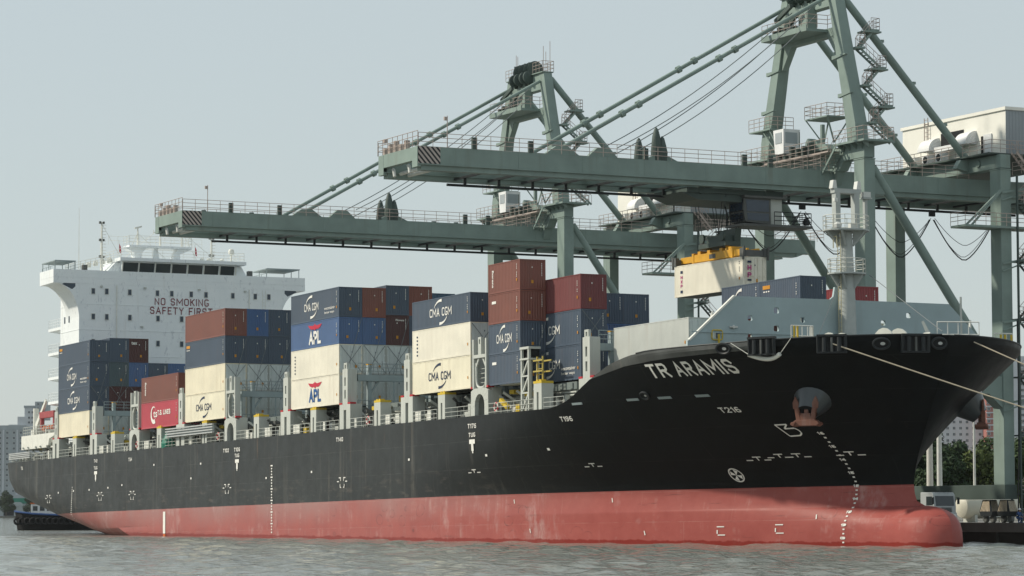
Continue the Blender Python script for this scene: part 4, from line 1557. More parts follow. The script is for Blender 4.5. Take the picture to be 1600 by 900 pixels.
outer = [(1.7, 14.3), (1.7, 16.05), (2.0, 16.15), (5.9, 19.6), (14.6, 19.62), (14.9, 19.85), (15.05, 20.6), (16.55, 20.6), (16.7, 19.85), (17.0, 19.62), (25.8, 19.6), (29.6, 16.15), (29.9, 14.3)]
bw = plate2d('breakwater', outer, [rrect(*h) for h in HOLES], -31.0, .22, 'breakwater_grey', ship, -P0)
mb = MB()
mb.beam((-30.95, 1.85, 16.1), (-30.95, 5.9, 19.62), .3, .14)
for k in range(7):
    y = 4 + k * 4
    mb.prism([(-31.15, 14.35), (-33.2, 14.35), (-31.15, 18.4)], 'y', y, y + .12)
mb.build('breakwater_trim', 'ship_white', bw)
mb = MB()
mb.box(-30.88, 2.0, 16.72, -30.82, 29.6, 16.8)
mb.build('breakwater_stiffener', 'breakwater_grey', bw)
mb = MB()
yv, zv, w, h = HOLES[-1]
ringp = [(-30.85, a, b) for a, b in rrect(yv, zv, w + .2, h + .2, .18)]
mb.path(ringp + [ringp[0]], .05, 5)
mb.tube((-30.6, 4.3, 14.4), (-30.6, 4.3, 16.6), .1, 6)
mb.build('opening_frame', 'yellow', bw)
mb = MB()
mb.lathe([(.12, 0), (.14, .1), (.1, .15)], (-30.8, 5.7, 17.2), 'x', 10)
mb.box(-30.88, 5.4, 17.15, -30.76, 6.1, 17.26)
mb.build('deck_lamp', 'pale_paint', bw)

MX, MY = -30.3, 15.8
mb = MB()
mb.lathe([(.72, 14.3), (.68, 18), (.58, 21.4), (.46, 24.9)], (MX, MY, 0), 'z', 18)
fm = sp_(mb, 'foremast', 'breakwater_grey', True)
fm.data.materials.clear(); fm.data.materials.append(MATS['mast_grey'])
def mast_platform(z, rr, up):
    mb = MB()
    vr = (0.444, 0.896)
    pts = []
    for a in np.linspace(0, 2 * math.pi, 17)[:-1]:
        pts.append((MX + rr * .8 * math.cos(a), MY + rr * math.sin(a)))
    mb.prism(pts, 'z', z, z + .12)
    for a in (0.6, 2.5, 3.8, 5.6, 1.57, -1.57):
        c, s = math.cos(a), math.sin(a)
        mb.add([(MX + .6 * c, MY + .6 * s, z), (MX + rr * .75 * c, MY + rr * .95 * s, z), (MX + .6 * c, MY + .6 * s, z - 1.15)], [(0, 1, 2)])
        mb.beam((MX + rr * .72 * c, MY + rr * .92 * s, z), (MX + .6 * c, MY + .6 * s, z - 1.1), .12, .14)
    mb.build('mast_platform', 'mast_grey', fm)
    mb = MB()
    q = [(MX + rr * .78 * math.cos(a), MY + rr * .97 * math.sin(a), z + .12) for a in np.linspace(0, 2 * math.pi, 13)]
    mb.rail(q, 1.1, 1.2, .03, 2)
    mb.build('platform_railing', 'ship_white', fm)
mast_platform(21.55, 1.6, 1)
mast_platform(24.95, 1.95, 1)
mb = MB()
for s in (-1, 1):
    mb.box(MX - .28, MY + s * .88 - .22, 25.07, MX + .28, MY + s * .88 + .22, 27.95)
mb.box(MX - .3, MY - 1.2, 27.95, MX + .3, MY + 1.25, 28.3)
mb.box(MX - .25, MY + 1.75, 25.1, MX + .05, MY + 2.0, 27.6)
mb.box(MX - .3, MY + 1.5, 27.6, MX + .3, MY + 2.3, 27.7)
mb.build('mast_head', 'mast_grey', fm)
mb = MB()
for s in (-1.15, 1.1):
    mb.prism([(MY + s - .22, 28.3), (MY + s + .22, 28.3), (MY + s + .14, 28.95), (MY + s - .1, 28.95)], 'x', MX - .25, MX + .25)
mb.box(MX - .2, MY + 1.55, 27.72, MX + .25, MY + 2.2, 28.15)
mb.box(MX + .3, MY - 1.4, 27.2, MX + .6, MY - 1.1, 27.5)
mb.lathe([(.3, 25.1), (.35, 25.4), (.15, 25.6)], (MX + .8, MY - 1.3, 0), 'z', 8)
mb.box(MX + .9, MY - .4, 25.1, MX + 1.3, MY + .3, 25.5)
mb.build('mast_lamp', 'pale_paint', fm)
mb = MB()
lx, ly = MX + .15, MY - .78
for dx in (0, .0):
    pass
for s in (-.2, .2):
    mb.tube((lx + s, ly, 16.5), (lx + s, ly, 25), .035, 4)
for k in range(24):
    mb.tube((lx - .2, ly, 16.7 + k * .35), (lx + .2, ly, 16.7 + k * .35), .025, 4)
mb.rail([(lx - .2, ly - .4, 23.6), (lx + .3, ly - .4, 23.6)], .9, .5, .05, 0)
mb.build('mast_ladder', 'ladder_cream', fm)
mb = MB()
mb.tube((MX + .8, MY + 1.6, 21.5), (-17.5, 15.8, 16.2), .03, 5)
mb.tube((MX + .6, MY - 1.0, 21.0), (-26, 10.3, 16.2), .025, 5)
mb.build('mast_stay', 'rope_steel', fm)

def fence(pts, h, matn, name='deck_fence', step=.45):
    mb = MB()
    mb.rail(pts, h, step, .045, 1)
    sp_(mb, name, matn)
fence([(-25, 7.3, 15.4), (-25, 9.25, 15.4), (-26.5, 9.9, 15.4)], 1.55, 'ship_white')
fence([(-24.5, 20.2, 15.6), (-23.5, 23.4, 15.6)], 1.95, 'ship_white', step=.9)
fence([(-24.6, 25.6, 15.0), (-24.4, 27.2, 15.0)], 1.8, 'ship_white', step=.5)
mb = MB()
for y in (7.45, 7.75):
    mb.box(-24.95, y, 15.3, -24.85, y + .12, 16.9)
for y in (25.9, 26.3, 26.9):
    mb.box(-24.3, y, 15.0, -24.2, y + .15, 16.7)
sp_(mb, 'fence_panel', 'yellow')
def winch(x, y, r, w=1.1, s=1):
    mb = MB()
    z = 15.2
    mb.lathe([(r, 0), (r, .1), (r * .5, .12), (r * .5, w), (r, w + .02), (r, w + .14)], (x, y, z), 'y', 20)
    mb.box(x - .9, y + w + .2, 14.35, x + .9, y + w + 1.0, 16.3)
    mb.box(x - .7, y + w + 1.05, 14.35, x + .7, y + w + 2.2, 16.0)
    mb.lathe([(.4, 0), (.25, .3), (.4, .6)], (x, y + w + 2.3, 15.8), 'y', 12)
    o = sp_(mb, 'mooring_winch', 'ship_grey', True)
    mb = MB()
    mb.lathe([(r * .7, w * .2), (r * .7, w * .9)], (x, y, z), 'y', 18)
    mb.build('wound_rope', 'ship_dark', o, smooth=True)
winch(-25.5, 10.9, 1.35)
winch(-24.5, 15.2, 1.75, 1.3)
mb = MB()
for y in (13.3, 13.9, 14.4, 17.7, 18.4):
    mb.lathe([(.35, 0), (.28, .5), (.4, .9), (.1, 1.1)], (-24.2, y, 15.2), 'z', 8)
mb.beam((-24.5, 19.9, 15.6), (-25, 19.2, 17.6), .35, .4, .18, .2)
mb.tube((-25, 22.8, 15), (-25, 22.8, 19.6), .09, 6)
mb.prism([(18.6, 15.4), (20.6, 15.4), (19.2, 16.7)], 'x', -24.9, -24.0)
sp_(mb, 'forecastle_fittings', 'ship_grey')

# ================================================================== CONTAINERS
CM = {}
def corr(L, H0, H1, pitch, depth, inset):
    """corrugated sheet along x from -L/2..L/2, z H0..H1, outer face at y=-inset"""
    n = max(3, int(round(L / pitch)))
    p = L / n
    prof = []
    for i in range(n):
        x = -L / 2 + i * p
        prof += [(x, 0), (x + .26 * p, 0), (x + .5 * p, depth), (x + .76 * p, depth)]
    prof.append((L / 2, 0))
    vs, fs = [], []
    for x, d in prof:
        vs += [(x, -inset + d, H0), (x, -inset + d, H1)]
    for i in range(len(prof) - 1):
        fs.append((2 * i, 2 * i + 2, 2 * i + 3, 2 * i + 1))
    return vs, fs

def cmesh(kind, L, H):
    k = (kind, L, H)
    if k in CM:
        return CM[k]
    hl, hw = L / 2, 1.219
    out = {}
    mb = MB()
    for sx in (-1, 1):
        for sy in (-1, 1):
            mb.box(sx * hl, sy * hw, .16, sx * (hl - .12), sy * (hw - .12), H - .12)
            for z in (0, H - .12):
                mb.box(sx * (hl + .004), sy * (hw + .004), z, sx * (hl - .17), sy * (hw - .16), z + (.16 if z == 0 else .12), 0)
    for sy in (-1, 1):
        mb.box(-hl + .17, sy * hw, .02, hl - .17, sy * (hw - .07), .16)
        mb.box(-hl + .17, sy * hw, H - .085, hl - .17, sy * (hw - .07), H - .005)
    for sx in (-1, 1):
        mb.box(sx * hl, -hw + .16, .02, sx * (hl - .08), hw - .16, .16)
        mb.box(sx * hl, -hw + .16, H - .10, sx * (hl - .08), hw - .16, H - .005)
    out['frame'] = mb.mesh('frame')
    reef = kind == 'reefer'
    mb = MB()
    if reef:
        v, f = corr(L - .24, .16, H - .085, .9, .012, hw - .012)
    else:
        v, f = corr(L - .24, .16, H - .085, .278, .036, hw - .012)
    mb.add(v, f)
    out['side_panel'] = mb.mesh('side_panel')
    mb = MB()
    if reef:
        mb.box(-hw + .12, -hl + .02, .16, -.01, -hl + .08, H - .10)
        mb.box(.01, -hl + .02, .16, hw - .12, -hl + .08, H - .10)
        for x in (-.85, -.35, .35, .85):
            mb.tube((x, -hl - .01, .1), (x, -hl - .01, H - .06), .03, 6)
            for z in (.35, 1.0, H - .9, H - .3):
                mb.box(x - .07, -hl - .04, z, x + .07, -hl + .02, z + .08)
            mb.box(x - .02, -hl - .05, 1.15, x + .34, -hl - .01, 1.2)
        for z in (.4, 1.1, 1.8, H - .4):
            for s in (-1, 1):
                mb.box(s * 1.0, -hl - .02, z, s * 1.15, -hl + .02, z + .16)
        out['door'] = mb.mesh('door')
    else:
        v, f = corr(2 * hw - .24, .16, H - .1, .25, .045, hl - .015)
        mb.add(v, f)
        out['end_panel'] = mb.mesh('end_panel')
    mb = MB()
    mb.box(-hl + .08, -hw + .07, H - .06, hl - .08, hw - .07, H - .03)
    out['roof_panel'] = mb.mesh('roof_panel')
    mb = MB()
    mb.box(-hl + .1, -hw + .08, .04, hl - .1, hw - .08, .15)
    for i in range(int(L / 1.2)):
        x = -hl + .7 + i * 1.2
        mb.box(x, -hw + .075, .015, x + .12, hw - .075, .04)
    out['floor_frame'] = mb.mesh('floor_frame')
    CM[k] = out
    return out

def put(me, name, matn, parent, loc=(0, 0, 0), rz=0):
    if len(me.materials) == 0:
        me.materials.append(MATS['pale_paint'])
    o = bpy.data.objects.new(name, me)
    COL.objects.link(o)
    o.parent = parent
    o.location = loc
    o.rotation_euler = (0, 0, rz)
    o.material_slots[0].link = 'OBJECT'
    o.material_slots[0].material = MATS[matn]
    return o

LOGO = {}
def swoosh(mb, cx, cz, r, a0, a1, w, yy):
    vs = []
    n = 9
    for i in range(n + 1):
        t = i / n
        a = a0 + (a1 - a0) * t
        ww = w * (.12 + .88 * t)
        for k in (-.5, .5):
            rr = r + ww * k
            vs.append((cx + rr * math.cos(a), yy, cz + rr * math.sin(a)))
    mb.add(vs, [(2 * i, 2 * i + 2, 2 * i + 3, 2 * i + 1) for i in range(n)])
def logo_mesh(kind, L, H):
    k = (kind, L, H)
    if k in LOGO:
        return LOGO[k]
    y = -1.219 - .012
    res = []      # (part name, mesh, material)
    zc = H * .5
    if kind in ('cma', 'cmadark', 'cmas', 'cmal'):
        mb = MB()
        w = 2.9 if kind == 'cma' and L < 7 else (4.6 if kind in ('cma', 'cmadark', 'cmal') else 3.6)
        ox = {'cma': 0, 'cmadark': -.3, 'cmas': -.8, 'cmal': 0}[kind]
        hh = .74
        stroke_text(mb, 'CMA CGM', (ox - w / 2, y, zc - hh / 2), (1, 0, 0), (0, 0, 1), hh, w, .15, .15)
        rr = 1.08
        q = 1.5 if L > 7 else 1.0
        for s in (1, -1):
            vs = []
            n = 9
            for i in range(n + 1):
                t = i / n
                a = R(155) - R(70) * t
                ww = .26 * (.1 + .9 * t)
                for kk in (-.5, .5):
                    r0 = rr + ww * kk
                    vs.append((ox + s * (r0 * q * math.cos(a) + .1), y, zc + s * (r0 * math.sin(a) - .05)))
            mb.add(vs, [(2 * i, 2 * i + 2, 2 * i + 3, 2 * i + 1) for i in range(n)])
        if kind in ('cmas', 'cmal'):
            s = 1 if kind == 'cmas' else 1
            x0 = L / 2 - 3.6
            put_text(mb, 'wecontainer', (x0, y, zc - .55), (1, 0, 0), (0, 0, 1), .28, 2.6, .004)
            put_text(mb, 'better ways', (x0 + .05, y, zc - 1.0), (1, 0, 0), (0, 0, 1), .30, 2.4, .004)
        res.append(('lettering', mb.mesh('lettering'), 'print_navy' if kind == 'cmadark' else 'print_white'))
    if kind in ('apl_blue', 'apl_white'):
        mb = MB()
        stroke_text(mb, 'APL', (.1 - 1.5, y, zc - .95), (1, 0, 0), (0, 0, 1), 1.28, 3.0, .22, .08)
        res.append(('lettering', mb.mesh('lettering'), 'print_blue' if kind == 'apl_blue' else 'print_white'))
        mb = MB()
        e = [(-1.75, .62), (-.55, .52), (-.12, .62), (0, .72), (.12, .62), (.55, .52), (1.75, .62), (1.3, .30), (.75, .16), (.25, .2), (0, .02), (-.25, .2), (-.75, .16), (-1.3, .30)]
        mb.add([(.1 + a, y, zc + .35 + b) for a, b in e], [tuple(range(len(e)))])
        res.append(('emblem', mb.mesh('emblem'), 'print_red'))
    if kind == 'tslines':
        mb = MB()
        swoosh(mb, -1.9, zc + .1, .85, R(60), R(300), .55, y)
        swoosh(mb, -1.9, zc + .1, .85, R(60), R(-40), .05, y)
        put_text(mb, 'ts', (-2.0, y, zc - .25), (1, 0, 0), (0, 0, 1), .7, 1.3, .012)
        stroke_text(mb, 'T.S. LINES', (-.6, y, zc - .05), (1, 0, 0), (0, 0, 1), .55, 4.2, .2, .13)
        res.append(('lettering', mb.mesh('lettering'), 'print_white'))
    if kind == 'script':
        mb = MB()
        put_text(mb, 'florens', (-L / 2 + .75 if L < 7 else -L / 2 + 1.2, y, H - .55), (0, 0, -1), (1, 0, 0), .35 if L < 7 else .5, 1.5, .02)
        res.append(('lettering', mb.mesh('lettering'), 'print_white'))
    if kind == 'smallmark':
        mb = MB()
        mb.box(-L / 2 + .7, y, H - .85, -L / 2 + 1.5, y + .005, H - .62)
        res.append(('lettering', mb.mesh('lettering'), 'print_white'))
    if kind in ('tagorange',):
        mb = MB()
        mb.box(-L / 2 + .4, y, H - .7, -L / 2 + 1.5, y + .005, H - .4)
        res.append(('placard', mb.mesh('placard'), 'print_orange'))
        mb = MB()
        for i, x in enumerate((.5, .85, 1.2)):
            mb.box(-L / 2 + x, y, H - .95, -L / 2 + x + .22, y + .005, H - .85)
        res.append(('lettering', mb.mesh('lettering'), 'print_white'))
    if kind == 'column':
        mb = MB()
        for i in range(6):
            mb.box(-L / 2 + .95, y, .55 + i * .33, -L / 2 + 1.2, y + .005, .7 + i * .33)
        res.append(('lettering', mb.mesh('lettering'), 'print_navy'))
    if kind == 'held':
        mb = MB()
        x = -L / 2 + 1.3
        mb.box(x - .2, y, H - .75, x + .2, y + .005, H - .5)
        mb.box(x - .2, y, .35, x + .2, y + .005, .6)
        mb.box(L / 2 + .06, -.75, H - .55, L / 2 + .065, -.35, H - .37)
        mb.box(L / 2 + .06, -.75, .75, L / 2 + .065, -.35, .9)
        res.append(('emblem', mb.mesh('emblem'), 'print_navy'))
        mb = MB()
        for s, z in (('H', 1.55), ('X', 1.15), ('P', .75)):
            stroke_text(mb, s, (x - .17, y, z + .1), (1, 0, 0), (0, 0, 1), .3, .34, .22, .2)
        for s, z in (('H', 1.7), ('P', 1.05)):
            stroke_text(mb, s, (L / 2 + .062, -.75, z), (0, 1, 0), (0, 0, 1), .45, .4, .22, .2)
        res.append(('lettering', mb.mesh('lettering'), 'print_magenta'))
    if kind == 'tex':
        mb = MB()
        put_text(mb, 'tex', (L / 2 + .01, -.95, H - .75), (0, 1, 0), (0, 0, 1), .36, .75, .03)
        res.append(('lettering', mb.mesh('lettering'), 'print_white'))
    if kind == 'endname':
        mb = MB()
        put_text(mb, 'Florens', (L / 2 + .01, -.2, H - .55), (0, 1, 0), (0, 0, 1), .2, .9, .02)
        res.append(('lettering', mb.mesh('lettering'), 'print_white'))
    LOGO[k] = res
    return res
def decal_mesh(L, H, v):
    """small unreadable id columns on the sides and ends, plus a warning placard"""
    k = ('decal', L, H, v)
    if k in LOGO:
        return LOGO[k]
    y = -1.219 - .011
    x1 = L / 2 + .008
    mb = MB()
    if v != 3:
        for i in range(7):
            if (i + v) % 4:
                mb.box(L / 2 - .62, y, H - .45 - i * .17, L / 2 - .54, y + .004, H - .36 - i * .17)
        for i in range(8):
            mb.box(x1, .82, H - .4 - i * .14, x1 + .004, .88, H - .31 - i * .14)
    mb.box(x1, -.2 + .1 * v, H * .72, x1 + .004, -.1 + .1 * v, H * .76)
    a = mb.mesh('id_marks')
    mb = MB()
    mb.box(L / 2 - .66, y, H * .30, L / 2 - .5, y + .004, H * .38)
    b = mb.mesh('placard')
    mb = MB()
    mb.box(x1, -.15 + .3 * (v - 1), H * .22, x1 + .004, .07 + .3 * (v - 1), H * .32)
    LOGO[k] = (a, b, mb.mesh('placard'))
    return LOGO[k]

ORD = ['lowest', 'second', 'third', 'fourth']
ROWN = ['outermost', 'second', 'third', 'fourth', 'fifth', 'sixth', 'seventh', 'eighth', 'ninth']
CDESC = dict(navy='navy blue', blue='bright blue', teal='dark teal', maroon='dark maroon', rust='rust red', darkred='dark red', red='red', cherry='bright pinkish red',
             cream='beige', white='off-white', ivory='cream', grey='pale grey', bluegrey='blue grey', steelblue='steel blue')
GRP = 'containers stacked on the ship deck'
HC, STD = 2.896, 2.591
def container(x, y, z, L, H, kind, col, logo, label, group=GRP, world=False, frame=None):
    c = Vector((x + L / 2, y + 1.219, z))
    if world:
        root = empty('shipping_container', c)
    else:
        root = empty('shipping_container', MS @ c, (0, -TILT, 0))
    tag(root, label, 'container', group)
    ms = cmesh(kind, L, H)
    mt = 'box_' + col
    put(ms['frame'], 'frame', mt if kind == 'dry' else (frame or mt), root)
    put(ms['side_panel'], 'side_panel', mt, root)
    put(ms['side_panel'], 'side_panel', mt, root, (0, 0, 0), math.pi)
    if kind == 'dry':
        # end panel mesh is drawn along x: turn it to the fore and aft ends
        for s in (1, -1):
            put(ms['end_panel'], 'end_panel', mt, root, (0, 0, 0), s * math.pi / 2)
    else:
        for s in (1, -1):
            put(ms['door'], 'door', 'door_grey' if col != 'white' or not world else 'box_white', root, (0, 0, 0), s * math.pi / 2)
    put(ms['roof_panel'], 'roof_panel', mt, root)
    put(ms['floor_frame'], 'floor_frame', 'ship_dark', root)
    if logo:
        for nm, me, mn in logo_mesh(logo, L, H):
            put(me, nm, mn, root)
    v = rnd.choice((0, 1, 2, 1))
    if kind == 'reefer' and not world:
        v = 3
    a, b, c2 = decal_mesh(L, H, v)
    put(c2, 'placard', 'print_orange', root)
    put(a, 'id_marks', 'print_white' if kind == 'dry' else 'print_navy', root)
    put(b, 'placard', 'print_orange', root)
    return root

def stack(x, base, rows, where, L=12.192, y0=0.0, pitch=2.47, rown=None):
    """rows: list of (row index, [(height, kind, colour, logo), ...])"""
    for ri, tiers in rows:
        z = base
        for ti, t in enumerate(tiers):
            if t is None:
                z += HC
                continue
            H, kind, col, logo = t
            look = CDESC[col] + (' refrigerated container' if kind == 'reefer' else ' container')
            ext = {'cma': ' with white lettering', 'cmas': ' with white lettering', 'cmal': ' with white lettering', 'cmadark': ' with navy lettering', 'apl_blue': ' with red emblem', 'apl_white': ' with red emblem',
                   'tslines': ' with round white logo', 'tex': ' with white word', 'script': ' with upright white word', 'tagorange': ' with orange tag'}.get(logo, '')
            lab = '%s%s, %s tier, %s row, %s' % (look, ext, ORD[ti], ROWN[ri], where)
            container(x, y0 + ri * pitch, z, L, H, kind, col, logo, lab)
            z += H + .012
D = lambda c, l=None, h=HC: (h, 'dry', c, l)
RF = lambda c='grey', l=None, h=HC: (h, 'reefer', c, l)
stack(-183.35, 14.19, [
    (0, [RF('cream'), D('navy', 'cma'), D('navy', 'cmas'), D('navy', 'tagorange', STD)]),
    (1, [RF(), D('maroon'), D('teal'), D('navy')]),
    (2, [RF(), D('maroon'), D('blue'), D('maroon', 'tex')]),
    (3, [RF(), D('maroon'), D('navy')]),
    (4, [RF(), D('maroon'), D('blue')]),
    (5, [RF(), D('navy')])], 'stack before the bridge')
stack(-152.3, 14.03, [
    (0, [D('cherry', 'tslines'), D('rust', 'script')]),
    (1, [D('maroon'), D('maroon')])], 'short red stack')
stack(-137.86, 14.19, [
    (0, [RF('ivory', 'cmadark'), RF('cream'), D('navy', 'tagorange'), D('rust')]),
    (1, [RF(), RF(), D('navy'), D('blue')]),
    (2, [RF(), RF(), D('navy'), D('navy')]),
    (3, [RF(), RF(), D('navy'), D('navy')])], 'stack beside the red one')
stack(-107.13, 14.19, [
    (0, [RF('white', 'apl_blue'), RF('white', 'column'), D('blue', 'apl_white', STD), D('navy', 'cmas')]),
    (1, [RF(), RF(), D('blue', None, STD), D('rust', None, HC)]),
    (2, [RF(), RF(), D('maroon', 'endname'), D('navy')]),
    (3, [RF(), RF(), D('navy'), D('rust')]),
    (4, [RF(), RF(), D('navy', None, STD), D('steelblue', None, STD)])], 'stack amidships')
stack(-77.9, 14.19, [
    (0, [RF('ivory', 'cmadark'), RF('white', 'column'), D('navy', 'cma', STD)]),
    (1, [RF(), RF(), D('navy', None, STD)]),
    (2, [RF(), RF(), D('navy', None, STD)])], 'stack aft of red tower')
stack(-62.1, 14.19, [
    (0, [D('navy', 'smallmark', STD), D('navy', 'cma', STD), D('rust', 'smallmark', STD), D('rust', 'script', STD)])], 'tall short-box tower', 6.058)
stack(-62.0, 14.17, [
    (1, [D('navy', 'cmal'), D('navy', 'cma'), D('darkred')])], 'stack behind the tall tower')
stack(-62.0, 14.17, [
    (2, [D('navy', None, STD), D('blue', None, STD), D('navy', None, STD)]),
    (3, [D('blue', None, STD), D('blue', None, STD), D('navy', None, STD)]),
    (4, [D('navy', None, STD), D('blue', None, STD), D('navy', None, STD)])], 'stack behind the tall tower', 6.058)
FW = 'stack behind breakwater'
stack(-46.2, 15.25, [(0, [RF('grey')]), (1, [D('navy')]), (2, [D('darkred')]), (3, [D('maroon')])], FW, 12.192, 3.6)
stack(-46.2, 15.95, [(4, [D('blue'), D('navy', 'cma')])], 'aft stack behind breakwater', 6.058, 3.92)
stack(-40.06, 15.95, [(4, [D('navy'), D('navy', 'tagorange')])], FW, 6.058, 3.92)
stack(-46.2, 15.95, [(5, [D('navy'), D('navy', 'cma')])], 'aft stack behind breakwater', 6.058, 3.92)
stack(-40.06, 15.27, [(6, [D('white'), D('red')])], FW, 6.058, 3.92)
stack(-46.2, 15.27, [(7, [D('white')]), (8, [D('blue')])], FW, 12.192, 3.92)

# lashing rods crossed over the stack ends
def rods(x, rows, z0, z1, z2, y0=0.0):
    mb = MB()
    for r in rows:
        y = y0 + r * 2.47
        mb.tube((x + .35, y + .1, z0), (x + .08, y + 2.3, z1), .028, 4)
        mb.tube((x + .35, y + 2.3, z0), (x + .08, y + .1, z1), .028, 4)
        if z2:
            mb.tube((x + .4, y + .6, z0), (x + .08, y + 2.35, z2), .026, 4)
    sp_(mb, 'lashing_rods', 'rope_steel')
rods(-171.1, (0, 1, 2, 3), 17.2, 20.0, 22.8)
rods(-125.6, (0, 1, 2), 17.2, 19.9, 22.6)
rods(-94.9, (0, 1, 2, 3), 17.2, 19.9, 22.6)
rods(-65.7, (0, 1), 17.2, 19.9, 0)
rods(-56.0, (0,), 14.4, 16.7, 19.3)
rods(-49.8, (1,), 17.2, 19.9, 0)

# ================================================================== SHIP-TO-SHORE CRANES  (dx from crane centre, y and z as in the place)
CY0 = 42.0
def crane(xc):
    C = empty('gantry_crane', (xc, CY0, QZ))
    OFF = (0, -CY0, -QZ)
    def b(mb, name, mats='crane_green', smooth=False, bevel=0.0, parent=None):
        if parent:
            return mb.build(name, mats, parent, (0, 0, 0), smooth, bevel)
        return mb.build(name, mats, C, OFF, smooth, bevel)
    # legs
    for s in (-1, 1):
        for y0, zt in ((34.0, 34.15), (48.8, 33.95)):
            mb = MB()
            x0, x1 = sorted((s * 7.78, s * 9.42))
            mb.box(x0, y0, 5.06, x1, y0 + 1.15, zt)
            mb.box(x0 - .05, y0 - .05, zt - .12, x1 + .05, y0 + 1.2, zt - .0)
            b(mb, 'leg', bevel=.03)
        # tie beam between the legs, side bracing
        mb = MB()
        x0, x1 = sorted((s * 7.9, s * 9.3))
        mb.box(x0, 35.15, 13.3, x1, 48.8, 14.9)
        mb.prism([(48.8, 12.0), (48.8, 13.3), (47.3, 13.3)], 'x', x0, x1)
        b(mb, 'portal_tie')
        mb = MB()
        mb.tube((s * 8.6, 35.4, 33.4), (s * 8.6, 48.6, 15.2), .42, 14)
        b(mb, 'diagonal_brace', smooth=True)
        mb = MB()
        mb.prism([(35.15, 34.1), (35.15, 31.0), (36.9, 31.0)], 'x', s * 8.6 - .2, s * 8.6 + .2)
        b(mb, 'brace_gusset')
    for y0 in (33.9, 48.7):
        mb = MB()
        mb.box(-9.6, y0, 3.75, 9.6, y0 + 1.35, 5.05)
        b(mb, 'sill_beam', 'crane_dark' if y0 > 40 else 'crane_green', bevel=.03)  # land-side sill coloured dark for the shade it stands in
        for xb in (-7.6, 7.6):
            for k in (-1, 1):
                mb = MB()
                xm = xb + k * 1.35
                mb.prism([(xm - .5, 3.7), (xm + .5, 3.7), (xm + 1.0, 2.6), (xm + .8, 2.2), (xm - .8, 2.2), (xm - 1.0, 2.6)], 'y', y0 + .25, y0 + 1.1)
                bo = b(mb, 'wheel_bogie', 'black_steel')
                mb = MB()
                for w in (-.55, .55):
                    mb.lathe([(.3, 0), (.36, .06), (.36, .3), (.3, .36)], (xm + w, y0 + .5, QZ + .37), 'y', 14)
                mb.build('wheel', 'ship_dark', bo, smooth=True)
                mb = MB()
                for i in range(7):
                    x0 = xm - .85 + i * .22
                    mb.add([(x0, y0 + .23, 2.65), (x0 + .11, y0 + .23, 2.65), (x0 * .62 + xm * .38 + .27, y0 + .23, 3.65), (x0 * .62 + xm * .38 + .18, y0 + .23, 3.65)], [(0, 1, 2, 3)])
                    ya_ = y0 + .27 + i * .115
                    mb.add([(xm + .99, ya_, 2.66), (xm + .99, ya_ + .06, 2.66), (xm + .56, min(ya_ + .2, y0 + 1.08), 3.6), (xm + .56, min(ya_ + .14, y0 + 1.04), 3.6)], [(0, 1, 2, 3)])
                mb.build('hazard_stripes', 'stripe_pale', bo)
    # boom and girder: two box beams with a rail beam below
    G0, G1 = -7.3, 69.5
    for s in (-1, 1):
        mb = MB()
        x0, x1 = sorted((s * 3.0, s * 4.1))
        mb.box(x0, G0, 32.0, x1, G1 - .5, 33.5)
        x0b, x1b = sorted((s * 3.05, s * 3.95))
        mb.box(x0b, G0 + .4, 31.5, x1b, G1 - 3, 31.98)
        mb.box(x0 - .06, G0, 31.93, x1 + .06, G1 - .5, 32.02)
        mb.prism([(G1 - .5, 33.5), (G1 - .5, 32.4), (G1 - 3, 31.5), (G1 - 3, 33.5)], 'x', x0 + .02, x1 - .02)
        g = b(mb, 'boom_girder', bevel=.0)
        mb = MB()
        for y in np.arange(-4, 68, 6.2):
            mb.box(s * 4.1, y, 32.05, s * 4.115, y + .05, 33.45)
        # stay lugs and joint plates standing on the girder
        for y, w, h in ((6.6, 1.7, .75), (10.6, 1.5, .85), (16.4 if s > 0 else 18.4, 1.8, .5)):
            mb.prism([(y - w, 33.5), (y + w, 33.5), (y + w * .35, 33.5 + h), (y - w * .35, 33.5 + h)], 'x', s * 3.55 - .28, s * 3.55 + .28)
        mb.build('girder_lug', 'crane_green', g)
        mb = MB()
        yc = 16.1 if s > 0 else 18.2
        for dy in (0, .75):
            mb.lathe([(.45, 33.5), (.5, 34.3), (.36, 35.7 - dy), (.2, 36.3 - dy), (.05, 36.5 - dy)], (s * 3.5, yc + dy * .8, 0), 'z', 10)
        mb.build('latch_tower', 'crane_dark', g, smooth=True)
        mb = MB()
        mb.rail([(s * 4.2, G0, 33.5), (s * 4.2, 33.6, 33.5)], 1.15, 1.35, .028, 2)
        mb.rail([(s * 4.2, 36, 33.5), (s * 4.2, 49, 33.5)], 1.15, 1.35, .028, 2)
        mb.rail([(s * 4.2, 61, 33.5), (s * 4.2, G1 + .6, 33.5)], 1.15, 1.35, .028, 2)
        b(mb, 'boom_railing', 'crane_rail')
        mb = MB()
        for y in (-2.2, 3.2, 14.5, 24.6, 27.3, 63.0):
            mb.box(s * 3.9, y, 33.5, s * 4.15, y + .45, 34.5)
        b(mb, 'junction_box', 'crane_dark')
    # tip: end tie, underside gear, hazard panel
    mb = MB()
    mb.box(-4.1, G0 - .02, 32.35, 4.1, G0 + .5, 33.5)
    for s in (-1, 1):
        mb.box(s * 3.0, G0 - .04, 31.75, s * 4.1, G0 + .3, 33.5)
    for y in (-1, 6, 12, 21, 27, 40, 46, 55, 63):
        mb.box(-3.0, y, 32.4, 3.0, y + .7, 33.3)
    b(mb, 'end_tie', bevel=.02)
    mb = MB()
    for x in (-2.0, 1.2):
        mb.path([(x - .4, G0 + .6, 32.2), (x, G0 + .5, 32.1), (x + .2, G0 + .5, 31.5)], .14, 8)
